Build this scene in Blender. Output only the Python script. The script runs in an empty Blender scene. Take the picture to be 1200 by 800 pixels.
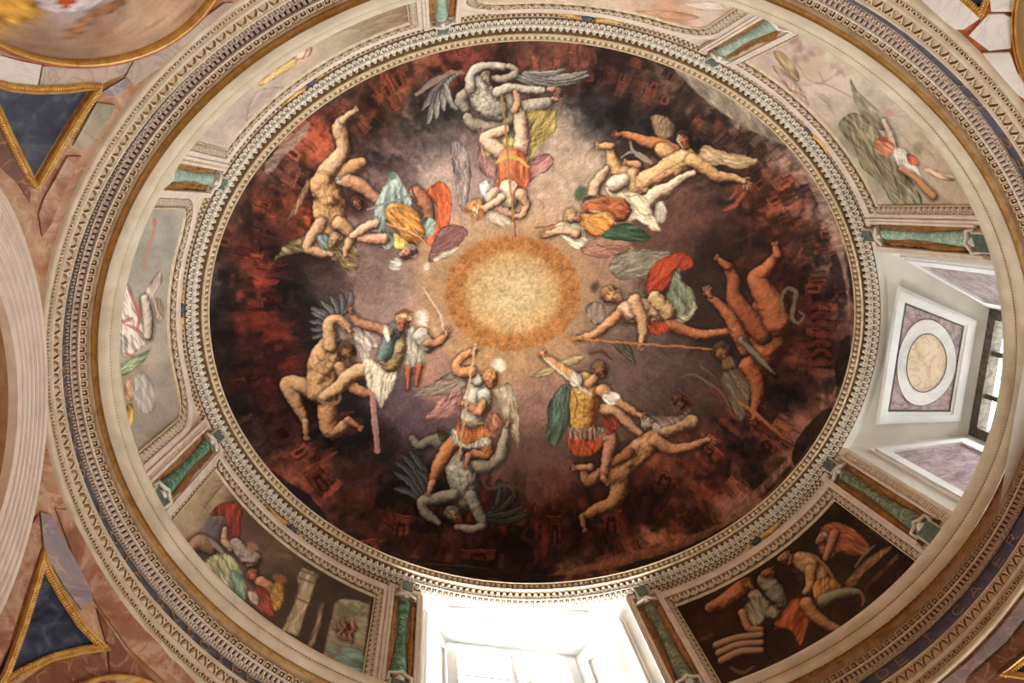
import bpy, bmesh, math, random
import numpy as np
from mathutils import Vector, Matrix

# ------------------------------------------------------------------ camera
# world frame: z up, origin under the centre of the oval dome, metres; the eye is at z = 0
RX, RY, PSI = -0.14383306636880877, 0.08392518306397155, 0.027338334807246144
FOC = 1200.0
_cx, _sx, _cy, _sy = math.cos(RX), math.sin(RX), math.cos(RY), math.sin(RY)
_c, _s = math.cos(PSI), math.sin(PSI)
ROT = (np.array([[_c, _s, 0], [-_s, _c, 0], [0, 0, 1]])
       @ np.array([[1, 0, 0], [0, _cx, -_sx], [0, _sx, _cx]])
       @ np.array([[_cy, 0, _sy], [0, 1, 0], [-_sy, 0, _cy]]))
EYE = np.array([[_c, _s, 0], [-_s, _c, 0], [0, 0, 1]]) @ np.array([-0.34841772983536684, -0.3876500433990077, 0]) * 3
scene = bpy.context.scene
COL = scene.collection
cam = bpy.data.cameras.new('camera')
cam.sensor_width = 36.0
cam.lens = 36.0 * FOC / 1200.0
cam.clip_start = 0.05
camo = bpy.data.objects.new('camera', cam)
COL.objects.link(camo)
R3 = np.stack([ROT @ [1, 0, 0], ROT @ [0, -1, 0], ROT @ [0, 0, -1]], 1)
m4 = Matrix(R3.tolist()).to_4x4()
m4.translation = Vector(EYE)
camo.matrix_world = m4
scene.camera = camo

# ------------------------------------------------------------------ sky, lights, exposure
world = bpy.data.worlds.new('sky')
scene.world = world
world.use_nodes = True
bg = world.node_tree.nodes['Background']
bg.inputs['Color'].default_value = (0.93, 0.97, 1.0, 1)
bg.inputs['Strength'].default_value = 14.0
scene.view_settings.view_transform = 'Standard'
scene.view_settings.look = 'None'
scene.view_settings.gamma = 1.0
scene.view_settings.use_curve_mapping = False
scene.view_settings.exposure = -0.17


def area_light(name, loc, target, sx, sy, power, color):
    l = bpy.data.lights.new(name, 'AREA')
    l.shape = 'RECTANGLE'
    l.size, l.size_y = sx, sy
    l.energy = power
    l.color = color
    o = bpy.data.objects.new(name, l)
    COL.objects.link(o)
    o.location = loc
    d = Vector(target) - Vector(loc)
    o.rotation_euler = d.to_track_quat('-Z', 'Y').to_euler()
    return o


# daylight of the two drum windows, then added lights with no source of their own
area_light('drum_window_daylight_south', (-0.2, 3.9, 7.7), (0, -2.0, 8.4), 1.8, 1.8, 420, (1.0, 0.97, 0.92))
area_light('drum_window_daylight_east', (4.9, 0.3, 7.6), (-2.0, 0.0, 8.6), 1.8, 1.8, 120, (0.90, 0.95, 1.0))
area_light('window_boost_south', (-0.2, 4.1, 6.2), (-0.1, 2.9, 9.0), 2.0, 1.4, 2000, (1.0, 0.98, 0.95))  # added outside below the sill to burn out the south embrasure
area_light('chapel_fill_neutral', (4.4, 4.2, 1.0), (-1.6, -1.8, 7.6), 3.0, 2.2, 430, (1.0, 0.985, 0.96))  # added low fill for the north-west side, no window stands there
area_light('chapel_fill_warm', (-2.5, -2.0, 0.6), (1.0, 1.0, 8.5), 2.5, 2.5, 36, (1.0, 0.82, 0.62))  # added warm fill in place of bounced light, no lamp hangs there

# ------------------------------------------------------------------ geometry of the building
DZ, DRISE = 9.274, 2.3
RIM = (2.987, 2.515)
KEY = {  # oval rings: height, half axes
    'A': (9.274, 2.987, 2.515), 'C': (9.100, 3.161, 2.682), 'D': (6.966, 3.095, 2.578),
    'E': (6.737, 3.170, 2.621), 'F': (6.628, 3.334, 2.800), 'G': (6.416, 3.291, 2.765), 'H': (6.214, 3.345, 2.903)}


def mixk(k0, k1, t, lift=0.0):
    p, q = np.array(KEY[k0]), np.array(KEY[k1])
    v = p + (q - p) * t
    if lift:  # raised towards the viewer, square to the strip
        d = np.array([q[0] - p[0], (q[1] - p[1] + q[2] - p[2]) / 2])
        d /= np.linalg.norm(d)
        n = np.array([-d[1], -abs(d[0])]) if False else np.array([-d[1], d[0]])
        if n[0] > 0 and n[1] > 0:
            n = -n
        if n[1] > 0 and abs(n[1]) > abs(n[0]):
            n = -n
        if n[0] > 0 and abs(n[0]) >= abs(n[1]):
            n = -n
        v = v + np.array([n[0], n[1], n[1]]) * lift
    return tuple(v)


def oval(th, ring):
    return np.array([ring[1] * math.cos(th), ring[2] * math.sin(th), ring[0]])


def ray(px, py):
    return ROT @ np.array([(px - 600) / FOC, (py - 400) / FOC, 1.0])


def project(P):
    q = (np.asarray(P) - EYE) @ ROT
    return 600 + FOC * q[..., 0] / q[..., 2], 400 + FOC * q[..., 1] / q[..., 2]


def hit_z(px, py, z):
    d = ray(px, py)
    return EYE + d * (z / d[2])


def hit_plane(px, py, P0, N):
    d = ray(px, py)
    return EYE + d * (np.dot(P0 - EYE, N) / np.dot(d, N))


def wall_ab(z):
    t = (9.1 - z) / 2.6
    a = 3.20 + 0.10 * t
    return a, a - 0.48


# arc length along the drum wall
_T = np.radians(np.linspace(-200, 400, 6001))
_ds = np.hypot(3.22 * np.sin(_T), 2.74 * np.cos(_T)) * (_T[1] - _T[0])
_S = np.concatenate([[0], np.cumsum((_ds[1:] + _ds[:-1]) / 2)])


def arc(thdeg):
    return float(np.interp(math.radians(thdeg), _T, _S))


def arc_inv(s):
    return np.interp(s, _S, _T)


def wallp(th, z, off=0.0):
    a, b = wall_ab(z)
    p = np.array([a * math.cos(th), b * math.sin(th), z])
    n = np.array([b * math.cos(th), a * math.sin(th), 0.0])
    n /= np.linalg.norm(n)
    return p - n * off


def wall_sz(s, z, off=0.0):
    return wallp(float(arc_inv(s)), z, off)


PK = 0.85  # slope of the pendentives


def pend_ab(z):
    return 3.345 + PK * (6.214 - z), 2.903 + PK * (6.214 - z)


def hit_pend(px, py, off=0.0):
    d = ray(px, py)

    def g(t):
        X = EYE + d * t
        a, b = pend_ab(X[2])
        return (X[0] / (a - off)) ** 2 + (X[1] / (b - off)) ** 2 - 1
    lo, hi = 1.5 / d[2], 6.4 / d[2]
    if g(lo) > 0:
        return EYE + d * lo
    for _ in range(40):
        m = (lo + hi) / 2
        if g(m) < 0:
            lo = m
        else:
            hi = m
    X = EYE + d * lo
    return X


# ------------------------------------------------------------------ small helpers
def lin(c):
    c = np.asarray(c, float)
    c = c / 255.0 if c.max() > 1.001 else c
    return np.where(c <= 0.04045, c / 12.92, ((c + 0.055) / 1.055) ** 2.4)


def new_mat(name):
    m = bpy.data.materials.new(name)
    m.use_nodes = True
    return m, m.node_tree.nodes, m.node_tree.links, m.node_tree.nodes['Principled BSDF']


def ramp(nodes, stops):
    r = nodes.new('ShaderNodeValToRGB')
    e = r.color_ramp.elements
    while len(e) < len(stops):
        e.new(0.5)
    for k, (p, c) in enumerate(stops):
        e[k].position = p
        e[k].color = (*lin(c), 1)
    return r


def noisy(name, stops, scale=6, detail=6, distort=0.5, rough=0.7, metallic=0.0, bump=0.15, bscale=40, spec=0.3):
    m, n, l, b = new_mat(name)
    tc = n.new('ShaderNodeTexCoord')
    nz = n.new('ShaderNodeTexNoise')
    nz.inputs['Scale'].default_value = scale
    nz.inputs['Detail'].default_value = detail
    nz.inputs['Distortion'].default_value = distort
    l.new(tc.outputs['Object'], nz.inputs['Vector'])
    r = ramp(n, stops)
    l.new(nz.outputs['Fac'], r.inputs['Fac'])
    l.new(r.outputs['Color'], b.inputs['Base Color'])
    b.inputs['Roughness'].default_value = rough
    b.inputs['Metallic'].default_value = metallic
    b.inputs['Specular IOR Level'].default_value = spec
    if bump:
        n2 = n.new('ShaderNodeTexNoise')
        n2.inputs['Scale'].default_value = bscale
        n2.inputs['Detail'].default_value = 4
        l.new(tc.outputs['Object'], n2.inputs['Vector'])
        bp = n.new('ShaderNodeBump')
        bp.inputs['Strength'].default_value = bump
        bp.inputs['Distance'].default_value = 0.02
        l.new(n2.outputs['Fac'], bp.inputs['Height'])
        l.new(bp.outputs['Normal'], b.inputs['Normal'])
    return m


def marble(name, stops, vein, scale=2.2, vscale=3.0, rough=0.35):
    """clouded marble with thin veins"""
    m, n, l, b = new_mat(name)
    tc = n.new('ShaderNodeTexCoord')
    nz = n.new('ShaderNodeTexNoise')
    nz.inputs['Scale'].default_value = scale
    nz.inputs['Detail'].default_value = 9
    nz.inputs['Roughness'].default_value = 0.62
    nz.inputs['Distortion'].default_value = 1.2
    l.new(tc.outputs['Object'], nz.inputs['Vector'])
    r = ramp(n, stops)
    l.new(nz.outputs['Fac'], r.inputs['Fac'])
    n2 = n.new('ShaderNodeTexNoise')
    n2.inputs['Scale'].default_value = vscale
    n2.inputs['Detail'].default_value = 8
    n2.inputs['Distortion'].default_value = 2.0
    l.new(tc.outputs['Object'], n2.inputs['Vector'])
    v = ramp(n, [(0.47, (0, 0, 0)), (0.5, (255, 255, 255)), (0.53, (0, 0, 0))])
    l.new(n2.outputs['Fac'], v.inputs['Fac'])
    mx = n.new('ShaderNodeMix')
    mx.data_type = 'RGBA'
    mul = n.new('ShaderNodeMath')
    mul.operation = 'MULTIPLY'
    mul.inputs[1].default_value = 0.55
    l.new(v.outputs['Color'], mul.inputs[0])
    l.new(mul.outputs[0], mx.inputs['Factor'])
    l.new(r.outputs['Color'], mx.inputs[6])
    mx.inputs[7].default_value = (*lin(vein), 1)
    l.new(mx.outputs[2], b.inputs['Base Color'])
    b.inputs['Roughness'].default_value = rough
    b.inputs['Specular IOR Level'].default_value = 0.35
    return m


def painted(name):
    m, n, l, b = new_mat(name)
    at = n.new('ShaderNodeAttribute')
    at.attribute_name = 'paint'
    tc = n.new('ShaderNodeTexCoord')
    nz = n.new('ShaderNodeTexNoise')
    nz.inputs['Scale'].default_value = 55
    nz.inputs['Detail'].default_value = 5
    l.new(tc.outputs['Object'], nz.inputs['Vector'])
    r = n.new('ShaderNodeMapRange')
    r.inputs['To Min'].default_value = 0.84
    r.inputs['To Max'].default_value = 1.16
    l.new(nz.outputs['Fac'], r.inputs['Value'])
    mx = n.new('ShaderNodeVectorMath')
    mx.operation = 'SCALE'
    l.new(at.outputs['Color'], mx.inputs[0])
    l.new(r.outputs['Result'], mx.inputs['Scale'])
    l.new(mx.outputs[0], b.inputs['Base Color'])
    b.inputs['Roughness'].default_value = 0.8
    b.inputs['Specular IOR Level'].default_value = 0.12
    return m


M = {}
M['stucco'] = noisy('stucco_cream', [(0.3, (206, 192, 170)), (0.7, (232, 222, 203))], scale=9, bump=0.2, bscale=60)
M['stucco_pink'] = noisy('stucco_rosy_white', [(0.3, (214, 196, 182)), (0.7, (236, 222, 210))], scale=7, bump=0.15, bscale=60)
M['ivory'] = noisy('ivory_moulding', [(0.25, (192, 178, 152)), (0.55, (216, 205, 180)), (0.8, (228, 219, 198))], scale=5, bump=0.1, bscale=30, rough=0.55)
M['recess'] = noisy('gilded_brown_ground', [(0.3, (112, 84, 54)), (0.7, (160, 126, 86))], scale=14, bump=0.2, bscale=50)
M['leafgold'] = noisy('pale_gilded_stucco', [(0.3, (200, 180, 148)), (0.7, (232, 218, 192))], scale=20, bump=0.2, bscale=60, rough=0.55)
M['gold'] = noisy('gilding', [(0.3, (190, 142, 66)), (0.7, (236, 198, 116))], scale=18, metallic=0.25, rough=0.42, bump=0.25, bscale=45, spec=0.5)
M['goldwash'] = noisy('gold_washed_cove', [(0.3, (168, 138, 104)), (0.5, (192, 168, 136)), (0.75, (208, 190, 162))], scale=5, distort=1.5, bump=0.1, rough=0.5)
M['goldbrown'] = noisy('brown_gilding', [(0.3, (132, 86, 42)), (0.6, (176, 122, 62)), (0.8, (214, 166, 96))], scale=12, metallic=0.3, rough=0.4, bump=0.2, bscale=40, spec=0.5)  # browner gold of the pilaster leaf strings
M['blue'] = noisy('blue_frieze_ground', [(0.3, (70, 68, 88)), (0.7, (104, 102, 122))], scale=12, rough=0.6)
M['lapis'] = noisy('lapis_lazuli', [(0.28, (24, 30, 44)), (0.5, (52, 62, 84)), (0.62, (84, 92, 108)), (0.8, (44, 50, 68))], scale=7, detail=10, distort=1.2, rough=0.4, bump=0.05)
M['green'] = noisy('green_marble', [(0.3, (22, 82, 64)), (0.5, (52, 124, 98)), (0.62, (150, 190, 168)), (0.72, (60, 128, 104))], scale=16, detail=8, distort=1.5, rough=0.35, bump=0.0)
M['greenpale'] = noisy('pale_aqua_marble', [(0.3, (112, 160, 142)), (0.5, (146, 186, 168)), (0.62, (206, 220, 206)), (0.72, (140, 182, 164))], scale=14, detail=8, distort=1.5, rough=0.35, bump=0.0)
M['greenolive'] = noisy('olive_green_marble', [(0.3, (70, 92, 72)), (0.5, (108, 124, 100)), (0.62, (170, 176, 150)), (0.72, (104, 122, 98))], scale=14, detail=8, distort=1.5, rough=0.35, bump=0.0)
M['archgroove'] = noisy('grey_joint_shadow_stone', [(0.3, (164, 146, 134)), (0.7, (184, 168, 156))], scale=9)
M['greendark'] = noisy('dark_green_marble', [(0.3, (58, 78, 74)), (0.7, (104, 124, 116))], scale=20, rough=0.35, bump=0.0)
M['redmarble'] = marble('red_orange_marble', [(0.3, (138, 86, 58)), (0.42, (176, 124, 86)), (0.55, (198, 166, 138)), (0.7, (164, 102, 64))], (226, 196, 170), 2.6, 3.2)
M['brownmarble'] = marble('red_brown_marble', [(0.3, (92, 56, 42)), (0.5, (122, 80, 60)), (0.7, (142, 104, 84))], (200, 160, 130), 3.2, 3)
M['rosemarble'] = marble('rose_marble', [(0.32, (134, 92, 72)), (0.45, (164, 118, 92)), (0.55, (196, 164, 140)), (0.7, (156, 108, 82))], (150, 86, 60), 3.2, 3)
M['greymarble'] = marble('grey_rose_marble', [(0.3, (172, 156, 146)), (0.5, (196, 180, 168)), (0.7, (206, 194, 184))], (150, 132, 124), 2.4, 3)
M['bluemarble'] = marble('blue_grey_marble', [(0.3, (128, 124, 134)), (0.5, (152, 144, 150)), (0.7, (172, 160, 156))], (206, 190, 176), 3.0, 3)
M['greenmarble'] = marble('grey_green_marble', [(0.3, (150, 146, 126)), (0.5, (176, 168, 148)), (0.7, (196, 182, 160))], (130, 122, 106), 3.0, 3)
M['whitemarble'] = marble('white_marble', [(0.3, (204, 204, 202)), (0.5, (228, 227, 224)), (0.7, (240, 239, 236))], (208, 204, 202), 2.6, 2.4)
M['orangejoint'] = noisy('rust_red_marble_joint', [(0.3, (140, 66, 34)), (0.7, (190, 106, 62))], scale=12, rough=0.5)
M['purplemarble'] = marble('violet_breccia_marble', [(0.3, (120, 104, 112)), (0.5, (178, 158, 162)), (0.7, (206, 186, 182))], (96, 82, 92), 7.0, 6.0)
M['creammarble'] = marble('cream_breccia_marble', [(0.3, (196, 168, 140)), (0.5, (222, 202, 172)), (0.7, (232, 214, 190))], (160, 140, 140), 5.0, 5.0)
M['plaster'] = noisy('window_plaster', [(0.3, (206, 204, 194)), (0.7, (226, 224, 214))], scale=3, bump=0.05)
M['window_white'] = noisy('painted_window_surround', [(0.3, (226, 228, 228)), (0.7, (244, 244, 242))], scale=4, bump=0.05)
M['darkline'] = noisy('slate_line', [(0.3, (80, 78, 84)), (0.7, (116, 112, 116))], scale=20)
M['archstone'] = noisy('pale_travertine', [(0.25, (208, 192, 178)), (0.5, (226, 212, 198)), (0.8, (236, 226, 214))], scale=6, detail=8, distort=1.0, bump=0.2, bscale=25)
M['archbrown'] = noisy('shade_brown_soffit', [(0.3, (150, 112, 80)), (0.7, (190, 152, 116))], scale=8)  # brown soffit; its tone also puts in the shade of the gap
M['iron'] = noisy('weathered_window_frame', [(0.3, (60, 54, 46)), (0.7, (120, 110, 96))], scale=25)
M['paint'] = painted('fresco_paint')
M['goldpaint'] = noisy('faded_gold_letter', [(0.3, (150, 118, 92)), (0.7, (186, 152, 118))], scale=30, bump=0)
M['white_orn'] = noisy('white_stucco_ornament', [(0.3, (214, 208, 198)), (0.7, (238, 234, 226))], scale=15, bump=0.1)
M['floorstone'] = noisy('floor_marble', [(0.3, (128, 96, 66)), (0.7, (158, 122, 88))], scale=2)
M['roomwall'] = noisy('chapel_plaster', [(0.3, (146, 112, 80)), (0.7, (166, 134, 100))], scale=2)
g, gn, gl, gb = new_mat('window_glass')
_tr = gn.new('ShaderNodeBsdfTransparent')
_tr.inputs['Color'].default_value = (0.95, 0.97, 0.96, 1)
_gs = gn.new('ShaderNodeBsdfGlossy')
_gs.inputs['Roughness'].default_value = 0.05
_mx = gn.new('ShaderNodeMixShader')
_mx.inputs[0].default_value = 0.08
gl.new(_tr.outputs[0], _mx.inputs[1])
gl.new(_gs.outputs[0], _mx.inputs[2])
gl.new(_mx.outputs[0], gn['Material Output'].inputs['Surface'])
M['glass'] = g


def mesh_np(name, V, F):
    me = bpy.data.meshes.new(name)
    V = np.asarray(V, np.float32)
    F = np.asarray(F, np.int32)
    me.vertices.add(len(V))
    me.vertices.foreach_set('co', V.ravel())
    k = F.shape[1]
    me.loops.add(F.size)
    me.loops.foreach_set('vertex_index', F.ravel())
    me.polygons.add(len(F))
    me.polygons.foreach_set('loop_start', np.arange(len(F), dtype=np.int32) * k)
    me.polygons.foreach_set('loop_total', np.full(len(F), k, np.int32))
    me.update(calc_edges=True)
    me.validate()
    return me


def mesh_py(name, V, F):
    me = bpy.data.meshes.new(name)
    me.from_pydata([tuple(map(float, v)) for v in V], [], [tuple(map(int, f)) for f in F])
    me.validate()
    me.update()
    return me


def smooth(me, on=True):
    me.polygons.foreach_set('use_smooth', np.full(len(me.polygons), on))
    return me


def link(name, me, mat=None, parent=None, mw=None, base=None):
    o = bpy.data.objects.new(name, me)
    COL.objects.link(o)
    if mat is not None and me is not None and not me.materials:
        me.materials.append(mat)
    if parent is not None:
        o.parent = parent
        o.matrix_parent_inverse = Matrix.Translation(-Vector(parent.get('at', (0, 0, 0))))
    if mw is not None:
        o.matrix_basis = mw
    return o


def thing(name, at, label, cat, group=None):
    o = bpy.data.objects.new(name, None)
    COL.objects.link(o)
    o.location = Vector(at)
    o['at'] = [float(v) for v in at]
    o['label'] = label
    o['category'] = cat
    o.empty_display_size = 0.1
    if group:
        o['group'] = group
    return o


def struct(name, me, mat):
    o = link(name, me, mat)
    o['kind'] = 'structure'
    return o


def strip(rings, th0=0.0, th1=2 * math.pi, n=360):
    """swept oval moulding through a list of (z, a, b)"""
    th = np.linspace(th0, th1, n + 1)
    V = []
    for r in rings:
        V.append(np.stack([r[1] * np.cos(th), r[2] * np.sin(th), np.full_like(th, r[0])], 1))
    V = np.concatenate(V)
    F = []
    w = n + 1
    i = np.arange(n)
    for k in range(len(rings) - 1):
        F.append(np.stack([k * w + i, (k + 1) * w + i, (k + 1) * w + i + 1, k * w + i + 1], 1))
    return smooth(mesh_np('moulding', V, np.concatenate(F)))


def grid_mesh(P):
    """P: (m, n, 3) points"""
    m, n = P.shape[:2]
    idx = np.arange(m * n).reshape(m, n)
    F = np.stack([idx[:-1, :-1], idx[1:, :-1], idx[1:, 1:], idx[:-1, 1:]], -1).reshape(-1, 4)
    return smooth(mesh_np('surface', P.reshape(-1, 3), F))


def ring_thetas(ring, n, phase=0.0):
    """n angles evenly spaced in arc length round an oval"""
    t = np.linspace(0, 2 * np.pi, 4001)
    ds = np.hypot(ring[1] * np.sin(t), ring[2] * np.cos(t))
    s = np.concatenate([[0], np.cumsum((ds[1:] + ds[:-1]) / 2)])
    return np.interp((np.arange(n) + phase) / n * s[-1], s, t)


def ring_matrix(th, r0, r1, u, lift=0.0):
    """x along the ring, y from r0 to r1 across the strip, z towards the viewer"""
    p0, p1 = oval(th, r0), oval(th, r1)
    S = p1 - p0
    S /= np.linalg.norm(S)
    a, b = (r0[1] + r1[1]) / 2, (r0[2] + r1[2]) / 2
    T = np.array([-a * math.sin(th), b * math.cos(th), 0])
    T -= S * np.dot(S, T)
    T /= np.linalg.norm(T)
    N = np.cross(T, S)
    p = p0 + (p1 - p0) * u
    if np.dot(N, EYE * 0 + np.array([0, 0, 3.0]) - p) < 0:
        T = -T
        N = np.cross(T, S)
    p = p + N * lift
    return Matrix(((T[0], S[0], N[0], p[0]), (T[1], S[1], N[1], p[1]), (T[2], S[2], N[2], p[2]), (0, 0, 0, 1)))


def wall_matrix(s, z, off=0.0, up=1):
    """x along the wall, y up (or down), z out of the wall towards the axis"""
    th = float(arc_inv(s))
    p = wallp(th, z, off)
    T = wall_sz(s + 0.01, z) - wall_sz(s - 0.01, z)
    T /= np.linalg.norm(T)
    U = wall_sz(s, z + 0.01) - wall_sz(s, z - 0.01)
    U /= np.linalg.norm(U)
    N = -np.array([math.cos(th), math.sin(th), 0])
    X = np.cross(U, N)
    X /= np.linalg.norm(X)
    N = np.cross(X, U)
    return Matrix(((X[0], U[0], N[0], p[0]), (X[1], U[1], N[1], p[1]), (X[2], U[2], N[2], p[2]), (0, 0, 0, 1)))


def in_view(p, m=30):
    x, y = project(p)
    return -m < x < 1200 + m and -m < y < 800 + m


# --- little ornament meshes (local: x width, y length, z out) ---
def mesh_fan(outline, zmid, zedge=0.0, back=-0.004):
    V = [(0, sum(p[1] for p in outline) / len(outline), zmid)]
    V += [(x, y, zedge) for x, y in outline]
    V += [(x, y, back) for x, y in outline]
    n = len(outline)
    F = []
    for i in range(n):
        j = (i + 1) % n
        F.append((0, 1 + i, 1 + j))
        F.append((1 + i, 1 + n + i, 1 + n + j))
        F.append((1 + i, 1 + n + j, 1 + j))
    return V, F


def merge(parts):
    V, F = [], []
    for v, f in parts:
        k = len(V)
        V += list(v)
        F += [tuple(i + k for i in q) for q in f]
    return V, F


def vf_box(x0, x1, y0, y1, z0, z1):
    V = [(x, y, z) for x in (x0, x1) for y in (y0, y1) for z in (z0, z1)]
    F = [(0, 1, 3, 2), (4, 6, 7, 5), (0, 4, 5, 1), (2, 3, 7, 6), (0, 2, 6, 4), (1, 5, 7, 3)]
    return V, F


def vf_egg(cx, cy, rx, ry, rz, n=8, z0=0.0):
    V, F = [(cx, cy, z0 + rz)], []
    for k, (c, s) in enumerate(((0.62, 0.78), (1.0, 0.0))):
        for i in range(n):
            a = 2 * math.pi * i / n
            V.append((cx + rx * c * math.cos(a), cy + ry * c * math.sin(a), z0 + rz * s))
    for i in range(n):
        j = (i + 1) % n
        F.append((0, 1 + i, 1 + j))
        F.append((1 + i, 1 + n + i, 1 + n + j, 1 + j))
    return V, F


def vf_tube(pts, r, sides=4, close=False):
    """tube through 3d points"""
    P = [np.array(p, float) for p in pts]
    V, F = [], []
    n = len(P)
    for i in range(n):
        d = P[min(i + 1, n - 1)] - P[max(i - 1, 0)]
        if close:
            d = P[(i + 1) % n] - P[i - 1]
        d /= np.linalg.norm(d) + 1e-9
        u = np.cross(d, [0, 0, 1.0])
        if np.linalg.norm(u) < 1e-3:
            u = np.cross(d, [1.0, 0, 0])
        u /= np.linalg.norm(u)
        w = np.cross(u, d)
        rr = r[i] if hasattr(r, '__len__') else r
        for k in range(sides):
            a = 2 * math.pi * (k + 0.5) / sides
            V.append(P[i] + rr * (u * math.cos(a) + w * math.sin(a)))
    m = n if close else n - 1
    for i in range(m):
        for k in range(sides):
            a, b = i * sides + k, i * sides + (k + 1) % sides
            c, d2 = ((i + 1) % n) * sides + (k + 1) % sides, ((i + 1) % n) * sides + k
            F.append((a, b, c, d2))
    if not close:
        F.append(tuple(range(sides)))
        F.append(tuple((n - 1) * sides + k for k in range(sides)))
    return V, F


def bake(vf, mats):
    """one mesh with the shape repeated at each matrix"""
    v, f = vf
    v = np.array(v, float)
    k = len(v)
    V = np.concatenate([v @ np.array(m)[:3, :3].T + np.array(m)[:3, 3] for m in mats])
    tris = []
    for q in f:
        for i in range(1, len(q) - 1):
            tris.append((q[0], q[i], q[i + 1]))
    tris = np.array(tris)
    F = np.concatenate([tris + k * i for i in range(len(mats))])
    return mesh_np('repeats', V, F)


# ------------------------------------------------------------------ frescoes
# All painted surfaces share one cartoon, laid out on a flat chart and carried to the
# vertices of the dome and of the wall panels as a colour attribute.
PS, PX0, PY0, PX1, PY1 = 2, -60, -110, 1260, 900
PH, PW = (PY1 - PY0) * PS, (PX1 - PX0) * PS
rng = np.random.default_rng(7)
CV = np.zeros((PH, PW, 3), np.float32)


def vnoise(h, w, cell, seed):
    r = np.random.default_rng(seed)
    gh, gw = int(h / cell) + 3, int(w / cell) + 3
    g = r.random((gh, gw)).astype(np.float32)
    y, x = np.arange(h) / cell, np.arange(w) / cell
    yi, xi = y.astype(int), x.astype(int)
    fy, fx = (y - yi)[:, None], (x - xi)[None]
    fy, fx = fy * fy * (3 - 2 * fy), fx * fx * (3 - 2 * fx)
    A = g[yi][:, xi]; B = g[yi][:, xi + 1]; C_ = g[yi + 1][:, xi]; D = g[yi + 1][:, xi + 1]
    return ((A * (1 - fx) + B * fx) * (1 - fy) + (C_ * (1 - fx) + D * fx) * fy).astype(np.float32)


def fbm(h, w, cell, seed, octs=4, gain=0.55):
    out, amp, tot = np.zeros((h, w), np.float32), 1.0, 0
    for k in range(octs):
        if cell < 1.5:
            break
        out += amp * vnoise(h, w, cell, seed + k)
        tot += amp
        amp *= gain
        cell /= 2.1
    return out / tot


_tab = np.random.default_rng(99).random((256, 256)).astype(np.float32)


def N2(u, v, seed=0):
    """value noise at free coordinates"""
    u = u + 17.3 * seed
    v = v + 9.7 * seed
    ui, vi = np.floor(u).astype(int), np.floor(v).astype(int)
    fu, fv = u - ui, v - vi
    fu, fv = fu * fu * (3 - 2 * fu), fv * fv * (3 - 2 * fv)
    a, b = ui % 256, vi % 256
    c, d = (ui + 1) % 256, (vi + 1) % 256
    return (_tab[b, a] * (1 - fu) + _tab[b, c] * fu) * (1 - fv) + (_tab[d, a] * (1 - fu) + _tab[d, c] * fu) * fv


def box(x0, y0, x1, y1):
    a, b = max(0, int((x0 - PX0) * PS) - 1), min(PW, int((x1 - PX0) * PS) + 2)
    c, d = max(0, int((y0 - PY0) * PS) - 1), min(PH, int((y1 - PY0) * PS) + 2)
    if a >= b or c >= d:
        return None
    X, Y = np.meshgrid((np.arange(a, b) + 0.5) / PS + PX0, (np.arange(c, d) + 0.5) / PS + PY0)
    return slice(c, d), slice(a, b), X.astype(np.float32), Y.astype(np.float32)


def C3(c):
    return np.array(c, np.float32) / 255


def mixin(sl, color, m):
    CV[sl] = CV[sl] * (1 - m[..., None]) + color * m[..., None]


def field(pts, x0, y0, x1, y1, sig=17.0, step=4):
    """colour cloud through scattered samples"""
    b = box(x0, y0, x1, y1)
    sy, sx, X, Y = b
    P = np.array([[p[0], p[1]] for p in pts], np.float32)
    Cc = np.array([p[2] for p in pts], np.float32) / 255
    q = step * PS
    gy, gx = np.arange(Y[0, 0], Y[-1, 0] + q, step), np.arange(X[0, 0], X[0, -1] + q, step)
    GX, GY = np.meshgrid(gx, gy)
    d2 = (GX[..., None] - P[:, 0]) ** 2 + (GY[..., None] - P[:, 1]) ** 2
    w = np.exp(-d2 / (2 * sig * sig)) + 2e-3 / (1 + d2 / sig ** 2) ** 2
    G = (w[..., None] * Cc).sum(2) / w.sum(2)[..., None]
    # warped bilinear lookup
    h, wd = X.shape
    wx = (fbm(h, wd, 36 * PS / 2, 11) - 0.5) * 26 + (fbm(h, wd, 9 * PS / 2, 15) - 0.5) * 12
    wy = (fbm(h, wd, 36 * PS / 2, 21) - 0.5) * 26 + (fbm(h, wd, 9 * PS / 2, 25) - 0.5) * 12
    u = np.clip((X + wx - gx[0]) / step, 0, len(gx) - 1.01)
    v = np.clip((Y + wy - gy[0]) / step, 0, len(gy) - 1.01)
    ui, vi = u.astype(int), v.astype(int)
    fu, fv = (u - ui)[..., None], (v - vi)[..., None]
    return (sy, sx), (G[vi, ui] * (1 - fu) + G[vi, ui + 1] * fu) * (1 - fv) + (G[vi + 1, ui] * (1 - fu) + G[vi + 1, ui + 1] * fu) * fv


def blob(x, y, rx, ry, c, a=1.0, ang=0.0, soft=0.5):
    m = max(rx, ry) * 1.3 + 1
    b = box(x - m, y - m, x + m, y + m)
    if b is None:
        return
    sy, sx, X, Y = b
    ca, sa = math.cos(math.radians(ang)), math.sin(math.radians(ang))
    u, v = ((X - x) * ca + (Y - y) * sa) / rx, (-(X - x) * sa + (Y - y) * ca) / ry
    r = np.hypot(u, v)
    mixin((sy, sx), C3(c), np.clip((1 + soft * 0.3 - r) / max(soft, 0.02), 0, 1) * a)


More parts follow.
